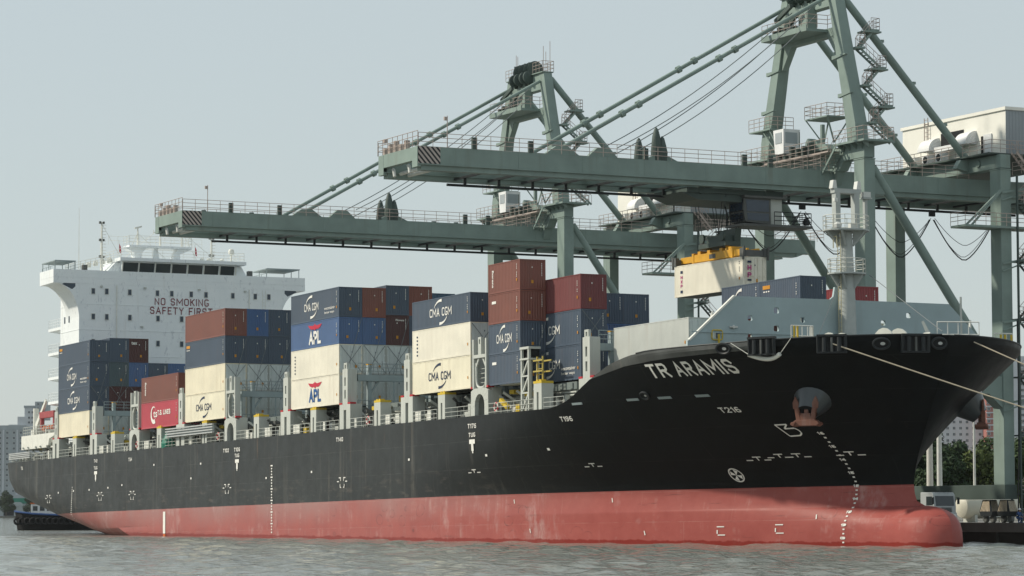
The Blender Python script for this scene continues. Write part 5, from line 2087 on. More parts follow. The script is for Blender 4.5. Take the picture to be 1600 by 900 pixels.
    mb.tube((-2.8, G0 + 1.5, 31.9), (2.8, G0 + 1.5, 31.9), .16, 8)
    mb.tube((-2.8, G0 + 2.3, 31.8), (2.8, G0 + 2.3, 31.8), .16, 8)
    b(mb, 'tip_buffer', 'pale_paint', True)
    mb = MB()
    mb.rail([(-4.2, G0 - .05, 33.5), (4.2, G0 - .05, 33.5)], 1.3, 1.0, .03, 2)
    mb.rail([(-4.2, G1 + .6, 33.5), (4.2, G1 + .6, 33.5)], 1.15, 1.3, .03, 2)
    mb.tube((4.2, -4.6, 33.5), (4.2, -4.6, 36.2), .04, 5)
    mb.box(4.1, -4.9, 35.8, 4.3, -4.6, 36.1)
    mb.box(-4.1, -6.9, 34.7, -3.8, -6.6, 35.0)
    for k in range(5):
        mb.box(-3.4 + k * 1.1, G0 + .1, 33.5, -3.0 + k * 1.1, G0 + .5, 34.1 + .2 * (k % 3))
    b(mb, 'tip_railing', 'crane_rail')
    mb = MB()
    mb.box(4.102, G0 + .02, 32.04, 4.112, G0 + 2.1, 33.48)
    hz = b(mb, 'hazard_panel', 'black_steel')
    mb = MB()
    ya, yb, za, zb = G0 + .02, G0 + 2.1, 32.04, 33.48
    n = 5
    for i in range(-4, n + 1):
        y0 = ya + i * .46
        y1 = y0 + .24
        # stripe falls to the right: clip polygon to the panel
        poly = [(y0, zb), (y1, zb), (y1 + 1.3, za), (y0 + 1.3, za)]
        def clip(poly, f):
            out = []
            for p, q in zip(poly, poly[1:] + poly[:1]):
                fp, fq = f(p), f(q)
                if fp >= 0:
                    out.append(p)
                if fp * fq < 0:
                    t = fp / (fp - fq)
                    out.append((p[0] + (q[0] - p[0]) * t, p[1] + (q[1] - p[1]) * t))
            return out
        poly = clip(poly, lambda p: p[0] - ya)
        if len(poly) > 2:
            poly = clip(poly, lambda p: yb - p[0])
        if len(poly) > 2:
            mb.add([(4.118, p, q) for p, q in poly], [tuple(range(len(poly)))])
    mb.build('hazard_stripe', 'hazard_pale', hz)
    # festoon rail below the girder, with hangers and looped cables
    mb = MB()
    mb.box(-1.1, -2.2, 30.85, -.88, 58, 31.06)
    for k in range(18):
        y = -.6 + k * 3.3
        mb.box(-1.05, y, 31.06, -.93, y + .25, 31.7)
        mb.box(-3.0, y, 31.62, 3.0, y + .25, 31.8)
    b(mb, 'festoon_rail', 'black_steel')
    # sea-side portal beam, platforms
    mb = MB()
    mb.box(-9.42, 34.02, 34.2, 9.42, 35.13, 35.5)
    mb.prism([(-5.2, 33.4), (5.2, 33.4), (5.9, 34.2), (-5.9, 34.2)], 'y', 34.1, 35.05)
    for s in (-1, 1):
        mb.prism([(s * 4.15, 32.2), (s * 4.75, 33.4), (s * 5.0, 34.2), (s * 4.15, 34.2)], 'y', 34.15, 35.0)
    b(mb, 'portal_beam', bevel=.02)
    for s in (-1, 1):
        mb = MB()
        x0, x1 = sorted((s * 5.6, s * 10.6))
        mb.box(x0, 33.2, 35.52, x1, 36.4, 35.7)
        for k in range(5):
            mb.prism([(33.25, 35.5), (34.0, 35.5), (34.0, 35.0)], 'x', x0 + .5 + k, x0 + .6 + k)
        p = b(mb, 'leg_platform')
        mb = MB()
        mb.rail([(x0, 33.2, 35.7), (x1, 33.2, 35.7), (x1, 36.4, 35.7), (x0, 36.4, 35.7)], 1.15, 1.1, .028, 2)
        mb.build('platform_railing', 'crane_rail', p)
    mb = MB()
    mb.box(-5.5, 32.7, 35.0, 5.5, 33.9, 35.12)
    mb.rail([(-5.5, 32.7, 35.12), (5.5, 32.7, 35.12)], 1.15, 1.1, .028, 2)
    mb.rail([(-5.5, 31.9, 33.6), (5.5, 31.9, 33.6)], 1.15, 1.1, .028, 2)
    b(mb, 'hinge_walkway', 'crane_rail')
    mb = MB()
    mb.prism([(-2.6, 35.5), (4.2, 35.5), (3.6, 36.0), (2.4, 36.1), (1.9, 36.6), (.4, 36.6), (.1, 36.05), (-1.7, 35.95)], 'y', 33.6, 34.5)
    mb.lathe([(.42, 0), (.42, .7)], (1.4, 33.2, 36.3), 'y', 14)
    mb.tube((2.6, 34, 36), (2.6, 34, 37.9), .22, 8)
    mb.tube((-.9, 33.7, 35.9), (-.9, 33.7, 37.6), .05, 5, m=1)
    for k in range(6):
        mb.box(-3.4 + k * 1.05, 32.8, 35.1, -3.0 + k * 1.05, 33.3, 35.9 + .15 * (k % 3), 1)
    b(mb, 'boom_hoist_gear', ['crane_green', 'crane_dark'], True)
    # stairs down the near face of the portal, rest platform above the hinge
    mb = MB()
    mb.stairs((6.4, 33.4, 35.4), (3.9, 33.4, 33.0), .9, (0, 1, 0), 9, 0, 1)
    b(mb, 'portal_stair', ['crane_green', 'crane_rail'])
    mb = MB()
    mb.box(.2, 33.6, 38.5, 4.0, 36.2, 38.62)
    for x in (.3, 3.9):
        for y in (33.7, 36.1):
            mb.beam((x, y, 38.5), (2.1 + (x - 2.1) * .5, 35, 36.3), .12, .12)
    p = b(mb, 'rest_platform')
    mb = MB()
    mb.rail([(.2, 33.6, 38.62), (4.0, 33.6, 38.62), (4.0, 36.2, 38.62), (.2, 36.2, 38.62), (.2, 33.6, 38.62)], 1.15, .95, .03, 2)
    mb.build('platform_railing', 'crane_rail', p)
    mb = MB()
    mb.box(-9.4, 33.4, 38.4, -5.6, 36.0, 38.52)
    mb.rail([(-9.4, 33.4, 38.52), (-5.6, 33.4, 38.52), (-5.6, 36, 38.52)], 1.15, .95, .03, 2, 1)
    mb.beam((-6, 33.6, 38.4), (-4.6, 34.2, 35.6), .1, .1)
    mb.beam((-7.2, 33.6, 38.4), (-5.0, 34.2, 35.6), .1, .1)
    b(mb, 'rest_platform', ['crane_green', 'crane_rail'])
    # white operator booth by the hinge
    mb = MB()
    mb.prism([(-3.4, 35.7), (-1.9, 35.7), (-1.9, 38.0), (-3.7, 38.0)], 'y', 32.6, 34.4)
    o = b(mb, 'hinge_booth', 'paper_white')
    mb = MB()
    mb.box(-3.3, 32.56, 36.7, -2.2, 32.595, 37.7)
    mb.box(-1.895, 32.8, 36.7, -1.86, 34.1, 37.7)
    mb.build('booth_window', 'flat_grey', o)
    # A-frame
    for s in (-1, 1):
        mb = MB()
        lo, mid_, hi = Vector((s * 7.55, 34.6, 35.7)), Vector((s * 7.35, 34.6, 37.4)), Vector((s * 3.85, 34.6, 50.6))
        def ring4(c, wx, wy):
            return [(c.x - wx / 2, c.y - wy / 2, c.z), (c.x + wx / 2, c.y - wy / 2, c.z), (c.x + wx / 2, c.y + wy / 2, c.z), (c.x - wx / 2, c.y + wy / 2, c.z)]
        q = ring4(lo, 1.5, 1.3) + ring4(mid_, 1.5, 1.3) + ring4(hi, 1.1, 1.0)
        fs = [(0, 1, 2, 3), (8, 9, 10, 11)]
        for k in (0, 4):
            fs += [(k + i, k + (i + 1) % 4, k + 4 + (i + 1) % 4, k + 4 + i) for i in range(4)]
        mb.add(q, fs)
        b(mb, 'mast_leg', bevel=.03)
        mb = MB()
        for z in (40.0, 43.6):
            x = s * (7.35 + (3.85 - 7.35) * (z - 37.4) / 13.2)
            mb.prism([(x - 1.3, z), (x + .9, z + .25), (x + .9, z + .35), (x - 1.3, z + .35)], 'y', 33.9, 34.2)
        mb.prism([(s * 5.4, 46.6), (s * 4.7, 43.9), (s * 2.6, 46.6)], 'y', 34.28, 34.92)
        b(mb, 'mast_bracket')
        mb = MB()
        mb.tube((s * 3.95, 35.2, 49.9), (s * 4.15, 48.9, 35.2), .36, 14)
        for t in (.3, .55, .8):
            p = Vector((s * 3.95, 35.2, 49.9)).lerp(Vector((s * 4.15, 48.9, 35.2)), t)
            mb.box(p.x - .1, p.y + .2, p.z + .2, p.x + .1, p.y + .5, p.z + .45)
        b(mb, 'back_stay', smooth=True)
        mb = MB()
        A, Bq = Vector((s * 3.7, 34.0, 49.6)), Vector((s * 3.6, 6.6, 34.1))
        mb.tube(A, Bq, .19, 10)
        for t in (.36, .42, .72, .78):
            p = A.lerp(Bq, t)
            mb.tube(A.lerp(Bq, t - .006), A.lerp(Bq, t + .006), .34, 10)
        b(mb, 'fore_stay', smooth=True)
        for k, (yy, dz) in enumerate(((17.2, 34.6), (19.0, 34.4))):
            mb = MB()
            A, Bq = Vector((s * 1.8 + .5 * k, 33.6, 48.9 - .9 * k)), Vector((s * 2.6 + .3 * k, yy - 4.5, dz))
            pts = []
            for t in np.linspace(0, 1, 13):
                p = A.lerp(Bq, t)
                p.z -= 1.0 * 4 * t * (1 - t)
                pts.append(p)
            mb.path(pts, .045, 5)
            b(mb, 'hoist_rope', 'rope_steel')
    mb = MB()
    mb.box(-4.2, 34.15, 48.7, 4.2, 35.05, 50.5)
    mb.box(-4.5, 33.9, 50.5, 4.5, 35.3, 50.62)
    b(mb, 'mast_head', bevel=.03)
    mb = MB()
    mb.rail([(-4.5, 33.9, 50.62), (-2.2, 33.9, 50.62)], 1.15, .8, .03, 2, 1)
    mb.rail([(2.2, 33.9, 50.62), (4.5, 33.9, 50.62), (4.5, 35.3, 50.62), (2.2, 35.3, 50.62)], 1.15, .8, .03, 2, 1)
    for x, h in ((-4.1, 53.6), (-3.7, 53.4), (2.6, 53.7), (3.2, 53.0), (4.2, 54.0)):
        mb.tube((x, 35, 50.6), (x, 35, h), .035, 4, m=1)
    b(mb, 'head_railing', ['crane_green', 'crane_rail'])
    mb = MB()
    for x in (-1.9, -.7, .6, 1.6):
        mb.lathe([(.85, -.16), (.95, -.1), (.8, 0), (.95, .1), (.85, .16)], (x, 34.5, 51.2), 'x', 18)
        mb.lathe([(.6, -.16), (.7, -.1), (.7, .1), (.6, .16)], (x, 33.7, 50.3), 'x', 16)
        mb.box(x - .3, 33.8, 49.5, x - .22, 35.0, 52.0)
    b(mb, 'head_sheave', 'crane_dark', True)
    # service platform slung under the mast head
    mb = MB()
    mb.box(-4.6, 31.9, 46.35, 3.3, 34.4, 46.6)
    mb.box(-4.6, 31.9, 46.6, 3.3, 32.0, 46.85)
    mb.box(-5.3, 34.24, 45.9, 5.3, 34.96, 46.7)
    mb.box(-.4, 33.4, 46.6, 1.2, 34.4, 49.0)
    p = b(mb, 'service_platform')
    mb = MB()
    mb.rail([(-4.6, 32, 46.7), (3.3, 32, 46.7), (3.3, 34.2, 46.7), (5.0, 34.2, 46.7)], 1.2, 1.0, .03, 2)
    mb.build('platform_railing', 'crane_rail', p)
    mb = MB()
    for k in range(5):
        mb.box(-3.4 + k * .8, 32.4, 46.6, -3.0 + k * .8, 33.0, 47.3 + .2 * (k % 2))
    mb.beam((-3.8, 33, 48.3), (-1.0, 33, 49.4), .3, .4)
    mb.beam((-2.6, 33, 47.0), (.4, 33, 48.6), .25, .3)
    mb.build('platform_gear', 'crane_dark', p)
    # zigzag stairs behind the near mast leg
    mb = MB()
    pts = [((8.4, 36.9, 35.7), (7.4, 36.9, 39.2)), ((7.1, 36.9, 39.2), (5.9, 36.9, 42.8)), ((6.4, 36.9, 42.8), (4.9, 36.9, 46.4))]
    zz = [35.7, 37.5, 39.2, 41.0, 42.8, 44.6, 46.4]
    for i in range(6):
        z0, z1 = zz[i], zz[i + 1]
        xa = 8.55 - (z0 - 35.7) * .29
        xb = xa - .55
        ya, yb = (35.7, 37.6) if i % 2 else (37.6, 35.7)
        mb.stairs((xa, ya, z0), (xb, yb, z1), .7, (1, 0, 0), 7, 0, 1)
        mb.box(xb - .5, yb - .45, z1 - .1, xb + .6, yb + .45, z1 + .08)
        mb.rail([(xb + .6, yb - .45, z1), (xb + .6, yb + .45, z1)], 1.1, .9, .03, 2, 1)
        if yb > 36:
            mb.rail([(xb - .5, yb + .45, z1), (xb + .6, yb + .45, z1)], 1.1, .6, .03, 2, 1)
            mb.box(xb - .6, yb - 1.2, z1 - .25, xb + .7, yb + .6, z1 - .1)
    b(mb, 'mast_stair', ['crane_green', 'crane_rail'])
    # land-side portal beam, machinery house
    mb = MB()
    mb.box(-9.42, 48.82, 34.0, 9.42, 49.93, 35.25)
    for s in (-1, 1):
        mb.prism([(48.82, 34.1), (48.82, 35.2), (47.9, 35.2), (47.4, 34.4)], 'x', s * 4.15 - .35, s * 4.15 + .35)
        mb.lathe([(.35, 0), (.35, .12)], (s * 6.0, 48.7, 34.7), 'y', 14)
    b(mb, 'rear_portal_beam', bevel=.02)
    mb = MB()
    mb.box(-8.9, 47.9, 35.3, 8.9, 61, 35.45)
    p = b(mb, 'house_walkway', 'crane_dark')
    mb = MB()
    mb.rail([(-8.9, 48.0, 35.45), (9.2, 48.0, 35.45), (9.2, 52.0, 35.45)], 1.15, 1.1, .03, 2)
    mb.rail([(9.2, 50.3, 33.4), (10.6, 50.3, 33.4), (10.6, 61, 33.4)], 1.15, 1.1, .03, 2)
    mb.stairs((9.9, 50.0, 35.4), (9.9, 51.8, 33.4), .8, (1, 0, 0), 7)
    mb.build('walkway_railing', 'crane_rail', p)
    mb = MB()
    mb.box(-8.4, 50.2, 35.5, 8.4, 61.0, 39.55)
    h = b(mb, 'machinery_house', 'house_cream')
    mb = MB()
    mb.box(-8.55, 50.05, 39.55, 8.55, 61.2, 39.85)
    mb.build('house_roof', 'house_cream', h)
    mb = MB()
    for i in range(30):
        y = 50.25 + i * .36
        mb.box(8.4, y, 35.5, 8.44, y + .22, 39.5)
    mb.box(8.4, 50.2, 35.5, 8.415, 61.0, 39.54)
    mb.build('house_cladding', 'house_side_shaded', h)
    mb = MB()
    mb.box(8.445, 53.0, 36.6, 8.47, 58.6, 38.4)
    mb.build('house_sign', 'pale_paint', h)
    mb = MB()
    e = [(0, 1.0), (.5, 1.0), (.95, .25), (1.15, .55), (.8, 1.0), (1.3, 1.0), (1.75, 0.1), (1.6, 0), (.9, 0)]
    mb.add([(8.48, 53.3 + a * 1.0, 37.1 + q * .95) for a, q in e], [tuple(range(len(e)))])
    stroke_text(mb, 'ICT', (8.48, 55.5, 37.1), (0, 1, 0), (0, 0, 1), .85, 2.0, .2, .25)
    plain('sign_blue', (.05, .2, .42), .6)
    mb.build('sign_lettering', 'sign_blue', h)
    for x in (-4.1, 1.9):
        mb = MB()
        pts = [(50.2, 36.9)] + [(50.2 - 1.25 * math.cos(a), 36.9 + 1.25 * math.sin(a)) for a in np.linspace(0, math.pi / 2, 9)]
        mb.prism(pts, 'x', x, x + 1.9)
        for k in range(4):
            r = 1.0 - .22 * k
            mb.path([(x + 1.91, 50.2 - r * math.cos(a), 36.9 + r * math.sin(a)) for a in np.linspace(0, math.pi / 2, 8)], .04, 4)
        mb.build('vent_hood', 'paper_white', h)
    mb = MB()
    mb.box(-1.9, 50.15, 37.3, 1.8, 50.19, 38.5)
    mb.box(4.6, 50.13, 35.6, 5.1, 50.19, 37.5)
    mb.build('louvre_opening', 'dark_void', h)
    mb = MB()
    mb.box(-2.1, 49.4, 36.7, 1.9, 50.15, 37.15)
    mb.box(5.1, 50.05, 35.5, 6.3, 50.19, 37.6)
    for x in (-5.6, -3.4, -1.2):
        mb.box(x, 49.0, 35.5, x + 1.0, 49.9, 36.5)
        mb.lathe([(.35, 0), (.35, .02)], (x + .5, 48.97, 36.05), 'y', 12, 1)
    mb.build('air_unit', ['paper_white', 'black_steel'], h)
    mb = MB()
    for x in (-4.4, -3.8):
        mb.tube((x, 50.0, 37.5), (x, 50.0, 40.3), .05, 4)
    for k in range(7):
        mb.tube((-4.4, 50, 37.7 + k * .4), (-3.8, 50, 37.7 + k * .4), .03, 4)
    mb.build('house_ladder', 'crane_rail', h)
    # platform on the near land leg and the stair tower
    mb = MB()
    mb.box(7.6, 44.5, 28.4, 9.9, 52.5, 28.6)
    for k in (0, .6):
        mb.beam((9.5, 44.9 + k, 28.6), (9.5, 48.7 + k * .2, 31.9), .16, .16)
    for z in (31.7, 25.2, 19.8, 12.4):
        mb.beam((9.45, 48.9, z), (9.9, 51.6, z + .5), .12, .2)
        mb.beam((9.45, 48.9, z - .7), (9.9, 51.6, z + .3), .12, .12)
    p = b(mb, 'leg_gallery')
    mb = MB()
    mb.rail([(7.6, 44.5, 28.6), (9.9, 44.5, 28.6), (9.9, 52.5, 28.6)], 1.15, 1.1, .03, 2)
    mb.build('gallery_railing', 'crane_rail', p)
    mb = MB()
    z = 1.6
    i = 0
    while z < 33:
        z1 = z + 2.65
        ya, yb = (50.9, 53.6) if i % 2 else (53.6, 50.9)
        mb.stairs((9.3, ya, z), (9.3, yb, z1), .8, (1, 0, 0), 9, 0, 1)
        mb.box(8.6, yb - .6, z1 - .08, 10.0, yb + .6, z1 + .05)
        mb.rail([(10.0, yb - .6, z1), (10.0, yb + .6, z1)], 1.1, .6, .03, 2, 1)
        z, i = z1, i + 1
    for x in (8.6, 10.0):
        for y in (50.2, 54.3):
            mb.box(x - .08, y - .08, 1.6, x + .08, y + .08, 33.3)
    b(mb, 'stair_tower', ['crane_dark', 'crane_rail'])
    split_all(C)
    return C

cr1 = crane(-65.1)
tag(cr1, 'near green quay crane holding a white container over the ship', 'crane', 'quay cranes')
cr2 = copy_tree(cr1)
cr2.location = (-123.3, CY0, QZ)
tag(cr2, 'farther green quay crane with its boom reaching towards the bridge tower', 'crane', 'quay cranes')

# looped trolley cables under the near crane
hang = [26.8, 34.0, 41.2, 48.4, 55.6]
mb = MB()
for y in hang:
    mb.box(-1.12, y - .3, 30.45, -.86, y + .3, 30.84)
mb.build('cable_carrier', 'black_steel', cr1, (0, -CY0, -QZ))
for a, c in zip(hang[:-1], hang[1:]):
    for sag, r, dx in ((4.1, .06, 0), (2.7, .03, .15), (3.8, .03, -.15)):
        mb = MB()
        mb.path([(-1 + dx, a + (c - a) * t, 30.5 - sag * (1 - abs(2 * t - 1) ** 1.5)) for t in np.linspace(.03, .97, 16)], r, 5)
        mb.build('festoon_cable', 'black_steel', cr1, (0, -CY0, -QZ))
# trolley, ropes and cab only on the near crane
TY = 24.5
mb = MB()
mb.box(-3.0, TY - 5, 31.0, 3.0, TY + 5, 31.45)
mb.prism([(TY - 5.5, 31.0), (TY + 6, 31.0), (TY + 4.5, 30.3), (TY - 3.8, 30.4)], 'x', -2.8, 2.8)
for y in (TY - 3.5, TY + 3.5):
    for s in (-1, 1):
        mb.lathe([(.4, -.12), (.4, .12)], (s * 2.9, y, 31.3), 'x', 12)
tr = mb.build('trolley', 'crane_dark', cr1, (0, -CY0, -QZ))
mb = MB()
cab = [(25.5, 28.6), (28.1, 28.45), (28.1, 30.75), (25.3, 30.75), (25.2, 29.5)]
mb.prism(cab, 'x', .6, 3.1)
mb.box(.3, 25.2, 30.75, 3.4, 29.6, 30.95)
mb.box(.3, 25.0, 28.2, 3.5, 32.3, 28.42)
mb.box(.7, 28.1, 28.4, 2.9, 29.4, 31.0, 1)
cb = mb.build('operator_cab', ['ship_dark', 'ship_grey'], cr1, (0, -CY0, -QZ))
mb = MB()
mb.add([(3.12, 25.6, 29.55), (3.12, 27.9, 29.55), (3.12, 27.9, 30.6), (3.12, 25.5, 30.6)], [(0, 1, 2, 3)])
mb.add([(3.12, 25.7, 28.75), (3.12, 27.9, 28.7), (3.12, 27.9, 29.4), (3.12, 25.6, 29.4)], [(0, 1, 2, 3)])
mb.add([(.75, 25.18, 29.6), (2.95, 25.18, 29.6), (2.95, 25.26, 30.6), (.75, 25.26, 30.6)], [(0, 1, 2, 3)])
mb.add([(.75, 25.42, 28.75), (2.95, 25.42, 28.75), (2.95, 25.2, 29.4), (.75, 25.2, 29.4)], [(0, 1, 2, 3)])
plain('cab_glass', (.02, .035, .06), .1, .6)
mb.build('cab_window', 'cab_glass', cb)
mb = MB()
mb.rail([(3.4, 28.3, 28.42), (3.4, 32.2, 28.42), (.5, 32.2, 28.42)], 1.15, .9, .04, 2)
mb.rail([(3.4, 25.05, 28.42), (.4, 25.05, 28.42)], 1.15, .8, .04, 2)
mb.lathe([(.3, 0), (.34, .4), (.2, .6)], (3.2, 31.8, 28.5), 'z', 8)
mb.lathe([(.3, 0), (.34, .4), (.2, .5)], (1.4, 25.0, 30.6), 'z', 8)
mb.build('cab_railing', 'black_steel', cb)
mb = MB()
for x in (-1.9, -1.5, 1.5, 1.9):
    for y in (TY - .9, TY + .9):
        mb.tube((x * 1.5, y * 1.0, 31), (x, y, 27.7), .035, 4)
pts = [(-1.2, TY + 1.2, 31.0), (-1.0, TY + 1.5, 29.5), (-.6, TY + 1.2, 27.6)]
mb.path(pts, .07, 5)
mb.build('lifting_rope', 'black_steel', cr1, (0, -CY0, -QZ))

# spreader with head block, hanging; the lifted container under it
HX, HYc, HZ = -65.1, 24.55, 22.25
sprd = empty('container_spreader', (HX, HYc, HZ + 2.896))
tag(sprd, 'orange yellow lifting spreader above the hanging white container', 'spreader')
mb = MB()
for s in (-1, 1):
    mb.box(-3.6, s * .35, .15, 3.6, s * .75, .85)
    for e in (-1, 1):
        mb.box(e * 3.4, s * .42, .22, e * 5.9, s * .68, .78)
mb.build('main_beam', 'amber', sprd, bevel=.03)
mb = MB()
for e in (-1, 1):
    mb.box(e * 5.75, -1.2, .05, e * 6.1, 1.2, .6)
    for s in (-1, 1):
        mb.box(e * 5.7, s * .95, .0, e * 6.2, s * 1.3, .75)
        mb.prism([(e * 6.1, .7), (e * 6.5, .9), (e * 6.35, -.3), (e * 6.2, -.3)], 'y', s * 1.2, s * 1.35)
mb.build('end_beam', 'ship_dark', sprd)
mb = MB()
for x in (-2.9, -1.2, 1.0, 2.6):
    mb.box(x, -.6, .86, x + .5, .6, 1.15)
for x in (-3.62, 3.3):
    mb.box(x, -.8, .1, x + .32, .8, 1.0)
mb.lathe([(.3, 0), (.2, .3), (.3, .6)], (2.0, -.3, .9), 'z', 8)
mb.build('spreader_gear', 'amber', sprd)
mb = MB()
mb.box(-.55, -.765, .3, .55, -.755, .7)
mb.build('maker_plate', 'ship_dark', sprd)
mb = MB()
mb.box(-2.4, -.8, 1.3, 2.4, .8, 1.7)
mb.box(-1.2, -.6, 1.7, 1.9, .6, 2.3)
for x in (-1.8, 1.8):
    for y in (-.75, .75):
        mb.lathe([(.42, -.1), (.42, .1)], (x, y, 2.2), 'y', 14)
mb.prism([(-.4, 1.7), (2.2, 1.7), (2.4, 2.9), (.2, 2.9)], 'y', .3, .9)
for x in (-1.9, 1.7):
    mb.box(x, -.2, 1.1, x + .2, .2, 1.35)
hbk = mb.build('head_block', 'crane_dark', sprd)
container(HX - 6.096, HYc - 1.219, HZ, 12.192, HC, 'reefer', 'white', 'held', 'white refrigerated container hanging in the air under the crane spreader', None, True)
del hbk

# ================================================================== MOORING LINES AND QUAY
def rope(a, b, r, sag, label):
    mb = MB()
    a, b = Vector(a), Vector(b)
    pts = []
    for t in np.linspace(0, 1, 25):
        p = a.lerp(b, t)
        p.z -= sag * 4 * t * (1 - t)
        pts.append(p)
    mb.path([p - a for p in pts], r, 6)
    o = mb.build('mooring_rope', 'rope_cream', None, a, True)
    tag(o, label, 'rope', 'mooring ropes')
rope((-20.03, 7.5, 15.0), (5.07, 35.0, 2.3), .055, .12, 'longer pale mooring rope running down from the middle bow fairlead')
rope((-17.1, 18.2, 15.2), (5.44, 36.0, 2.3), .05, .1, 'pale mooring rope leaving the bow tip towards the quay')
for x, y, w in ((5.07, 35.0, 'aft'), (5.44, 36.0, 'landward')):
    mb = MB()
    mb.lathe([(.35, 0), (.3, .4), (.28, .6), (.42, .7), (.42, .82), (.2, .9)], (0, 0, 0), 'z', 14)
    tag(mb.build('mooring_bollard', 'black_steel', None, (x, y, QZ), True), 'black quay bollard under the %s bow rope' % w, 'bollard', 'quay bollards')
mb = MB()
mb.path([(0, 0, 0), (-.5, .4, -6), (-1.4, 1.0, -12), (-2.3, 1.5, -18)], .07, 6)
tag(mb.build('hanging_cable', 'black_steel', None, (-52.9, 48.4, 19.8), True), 'black cable hanging in front of the near crane land leg', 'cable')

# slim light poles on the terminal
for i, (x, y, r, c, lab) in enumerate(((-83.8, 60, .36, 'pole_rust', 'thick rust-streaked white pole nearest the bow'), (-82.1, 60, .3, 'pale_paint', 'clean white pole beside the rusty pole'), (-76.1, 60, .14, 'pale_paint', 'thin white pole standing alone before the trees'))):
    if c == 'pole_rust':
        paint('pole_rust', (.58, .57, .53), .6, .1, .9, (.20, .09, .05))
    mb = MB()
    mb.lathe([(r * 1.5, 0), (r * 1.5, .1), (r, .15), (r * .75, 12.2)], (0, 0, 0), 'z', 12)
    mb.box(-.9, -.12, 12.2, .9, .12, 12.4)
    o = empty('light_pole', (x, y, QZ))
    mb.build('post', c, o, smooth=True)
    mb = MB()
    for s in (-.7, .7):
        mb.box(s - .3, -.25, 12.0, s + .3, .25, 12.19)
    mb.build('lamp_head', 'pale_paint', o)
    tag(o, lab, 'pole', 'white terminal poles')

# trucks: cab-over tractors seen from the front (+x)
def truck(loc, paintn, label, dark=False):
    o = empty('terminal_truck', loc)
    tag(o, label, 'truck', 'trucks under the crane')
    mb = MB()
    side = [(-1.9, .75), (.25, .75), (.3, 1.5), (.12, 2.55), (-.1, 2.78), (-1.9, 2.78)]
    mb.prism(side, 'y', -1.2, 1.2)
    mb.box(.26, -1.22, .45, .42, 1.22, .95)
    c = mb.build('cab', paintn, o, bevel=.06)
    mb = MB()
    mb.add([(.315, -1.0, 1.55), (.315, 1.0, 1.55), (.15, 1.0, 2.45), (.15, -1.0, 2.45)], [(0, 1, 2, 3)])
    mb.build('windscreen', 'glass_dark', c)
    for s in (-1, 1):
        mb = MB()
        mb.add([(.1, s * 1.212, 1.6), (-.95, s * 1.212, 1.6), (-.95, s * 1.212, 2.4), (-.02, s * 1.212, 2.4)], [(0, 1, 2, 3)])
        mb.build('side_window', 'glass_dark', c)
        mb = MB()
        mb.box(.3, s * 1.3, 1.7, .42, s * 1.5, 2.3)
        mb.beam((.25, s * 1.18, 2.3), (.36, s * 1.4, 2.3), .05, .05)
        mb.build('mirror', 'black_steel', c)
        mb = MB()
        mb.box(.43, s * .72, .58, .46, s * 1.1, .82)
        mb.build('headlight', 'paper_white', c)
    mb = MB()
    for k in range(4):
        mb.box(.31, -.7, 1.0 + k * .11, .34, .7, 1.06 + k * .11)
    for k in range(7):
        mb.box(.0, -.9 + k * .28, 2.79, .12, -.78 + k * .28, 2.86)
    mb.build('grille', 'black_steel', c)
    mb = MB()
    mb.box(-12.5, -1.2, 1.15, -2.1, 1.2, 1.4)
    mb.box(-12.5, -.45, .7, -1.9, .45, 1.14)
    mb.build('chassis', 'ship_dark', o)
    for x in (-.75, -3.3, -4.6, -10.2, -11.5):
        for s in (-1, 1):
            mb = MB()
            mb.lathe([(.3, -.14), (.5, -.14), (.5, .14), (.3, .14)], (x, s * 1.02, .5), 'y', 16)
            w = mb.build('wheel', 'rubber', o, smooth=True)
            mb = MB()
            mb.lathe([(.1, -.15), (.28, -.1), (.28, .1), (.1, .15)], (x, s * 1.02, .5), 'y', 12)
            mb.build('rim', 'aluminium', w)
paint('truck_pale', (.42, .45, .46), .4, .08, .3)
paint('truck_cream', (.62, .60, .50), .5, .08, .3)
truck((-58.4, 43.95, QZ), 'truck_pale', 'pale grey truck cab seen head-on above the bulbous bow')
truck((-70.0, 46.9, QZ), 'truck_cream', 'cream truck parked under the crane sill beside the striped bogies')
# cream storage tank on the apron behind the trucks
o = empty('storage_tank', (-74, 60, QZ))
tag(o, 'cream horizontal tank on the apron behind the striped bogies', 'tank')
mb = MB()
mb.lathe([(.6, -3.4), (1.05, -3.1), (1.15, -2.8), (1.15, 2.8), (1.05, 3.1), (.6, 3.4)], (0, 0, 1.5), 'y', 20)
mb.build('tank_shell', 'truck_cream', o, smooth=True)
mb = MB()
for y in (-2.2, 2.0):
    mb.box(-1.0, y, 0, 1.0, y + .3, .7)
mb.box(1.1, -.9, .5, 1.35, .9, 1.7)
mb.build('tank_saddle', 'ship_grey', o)

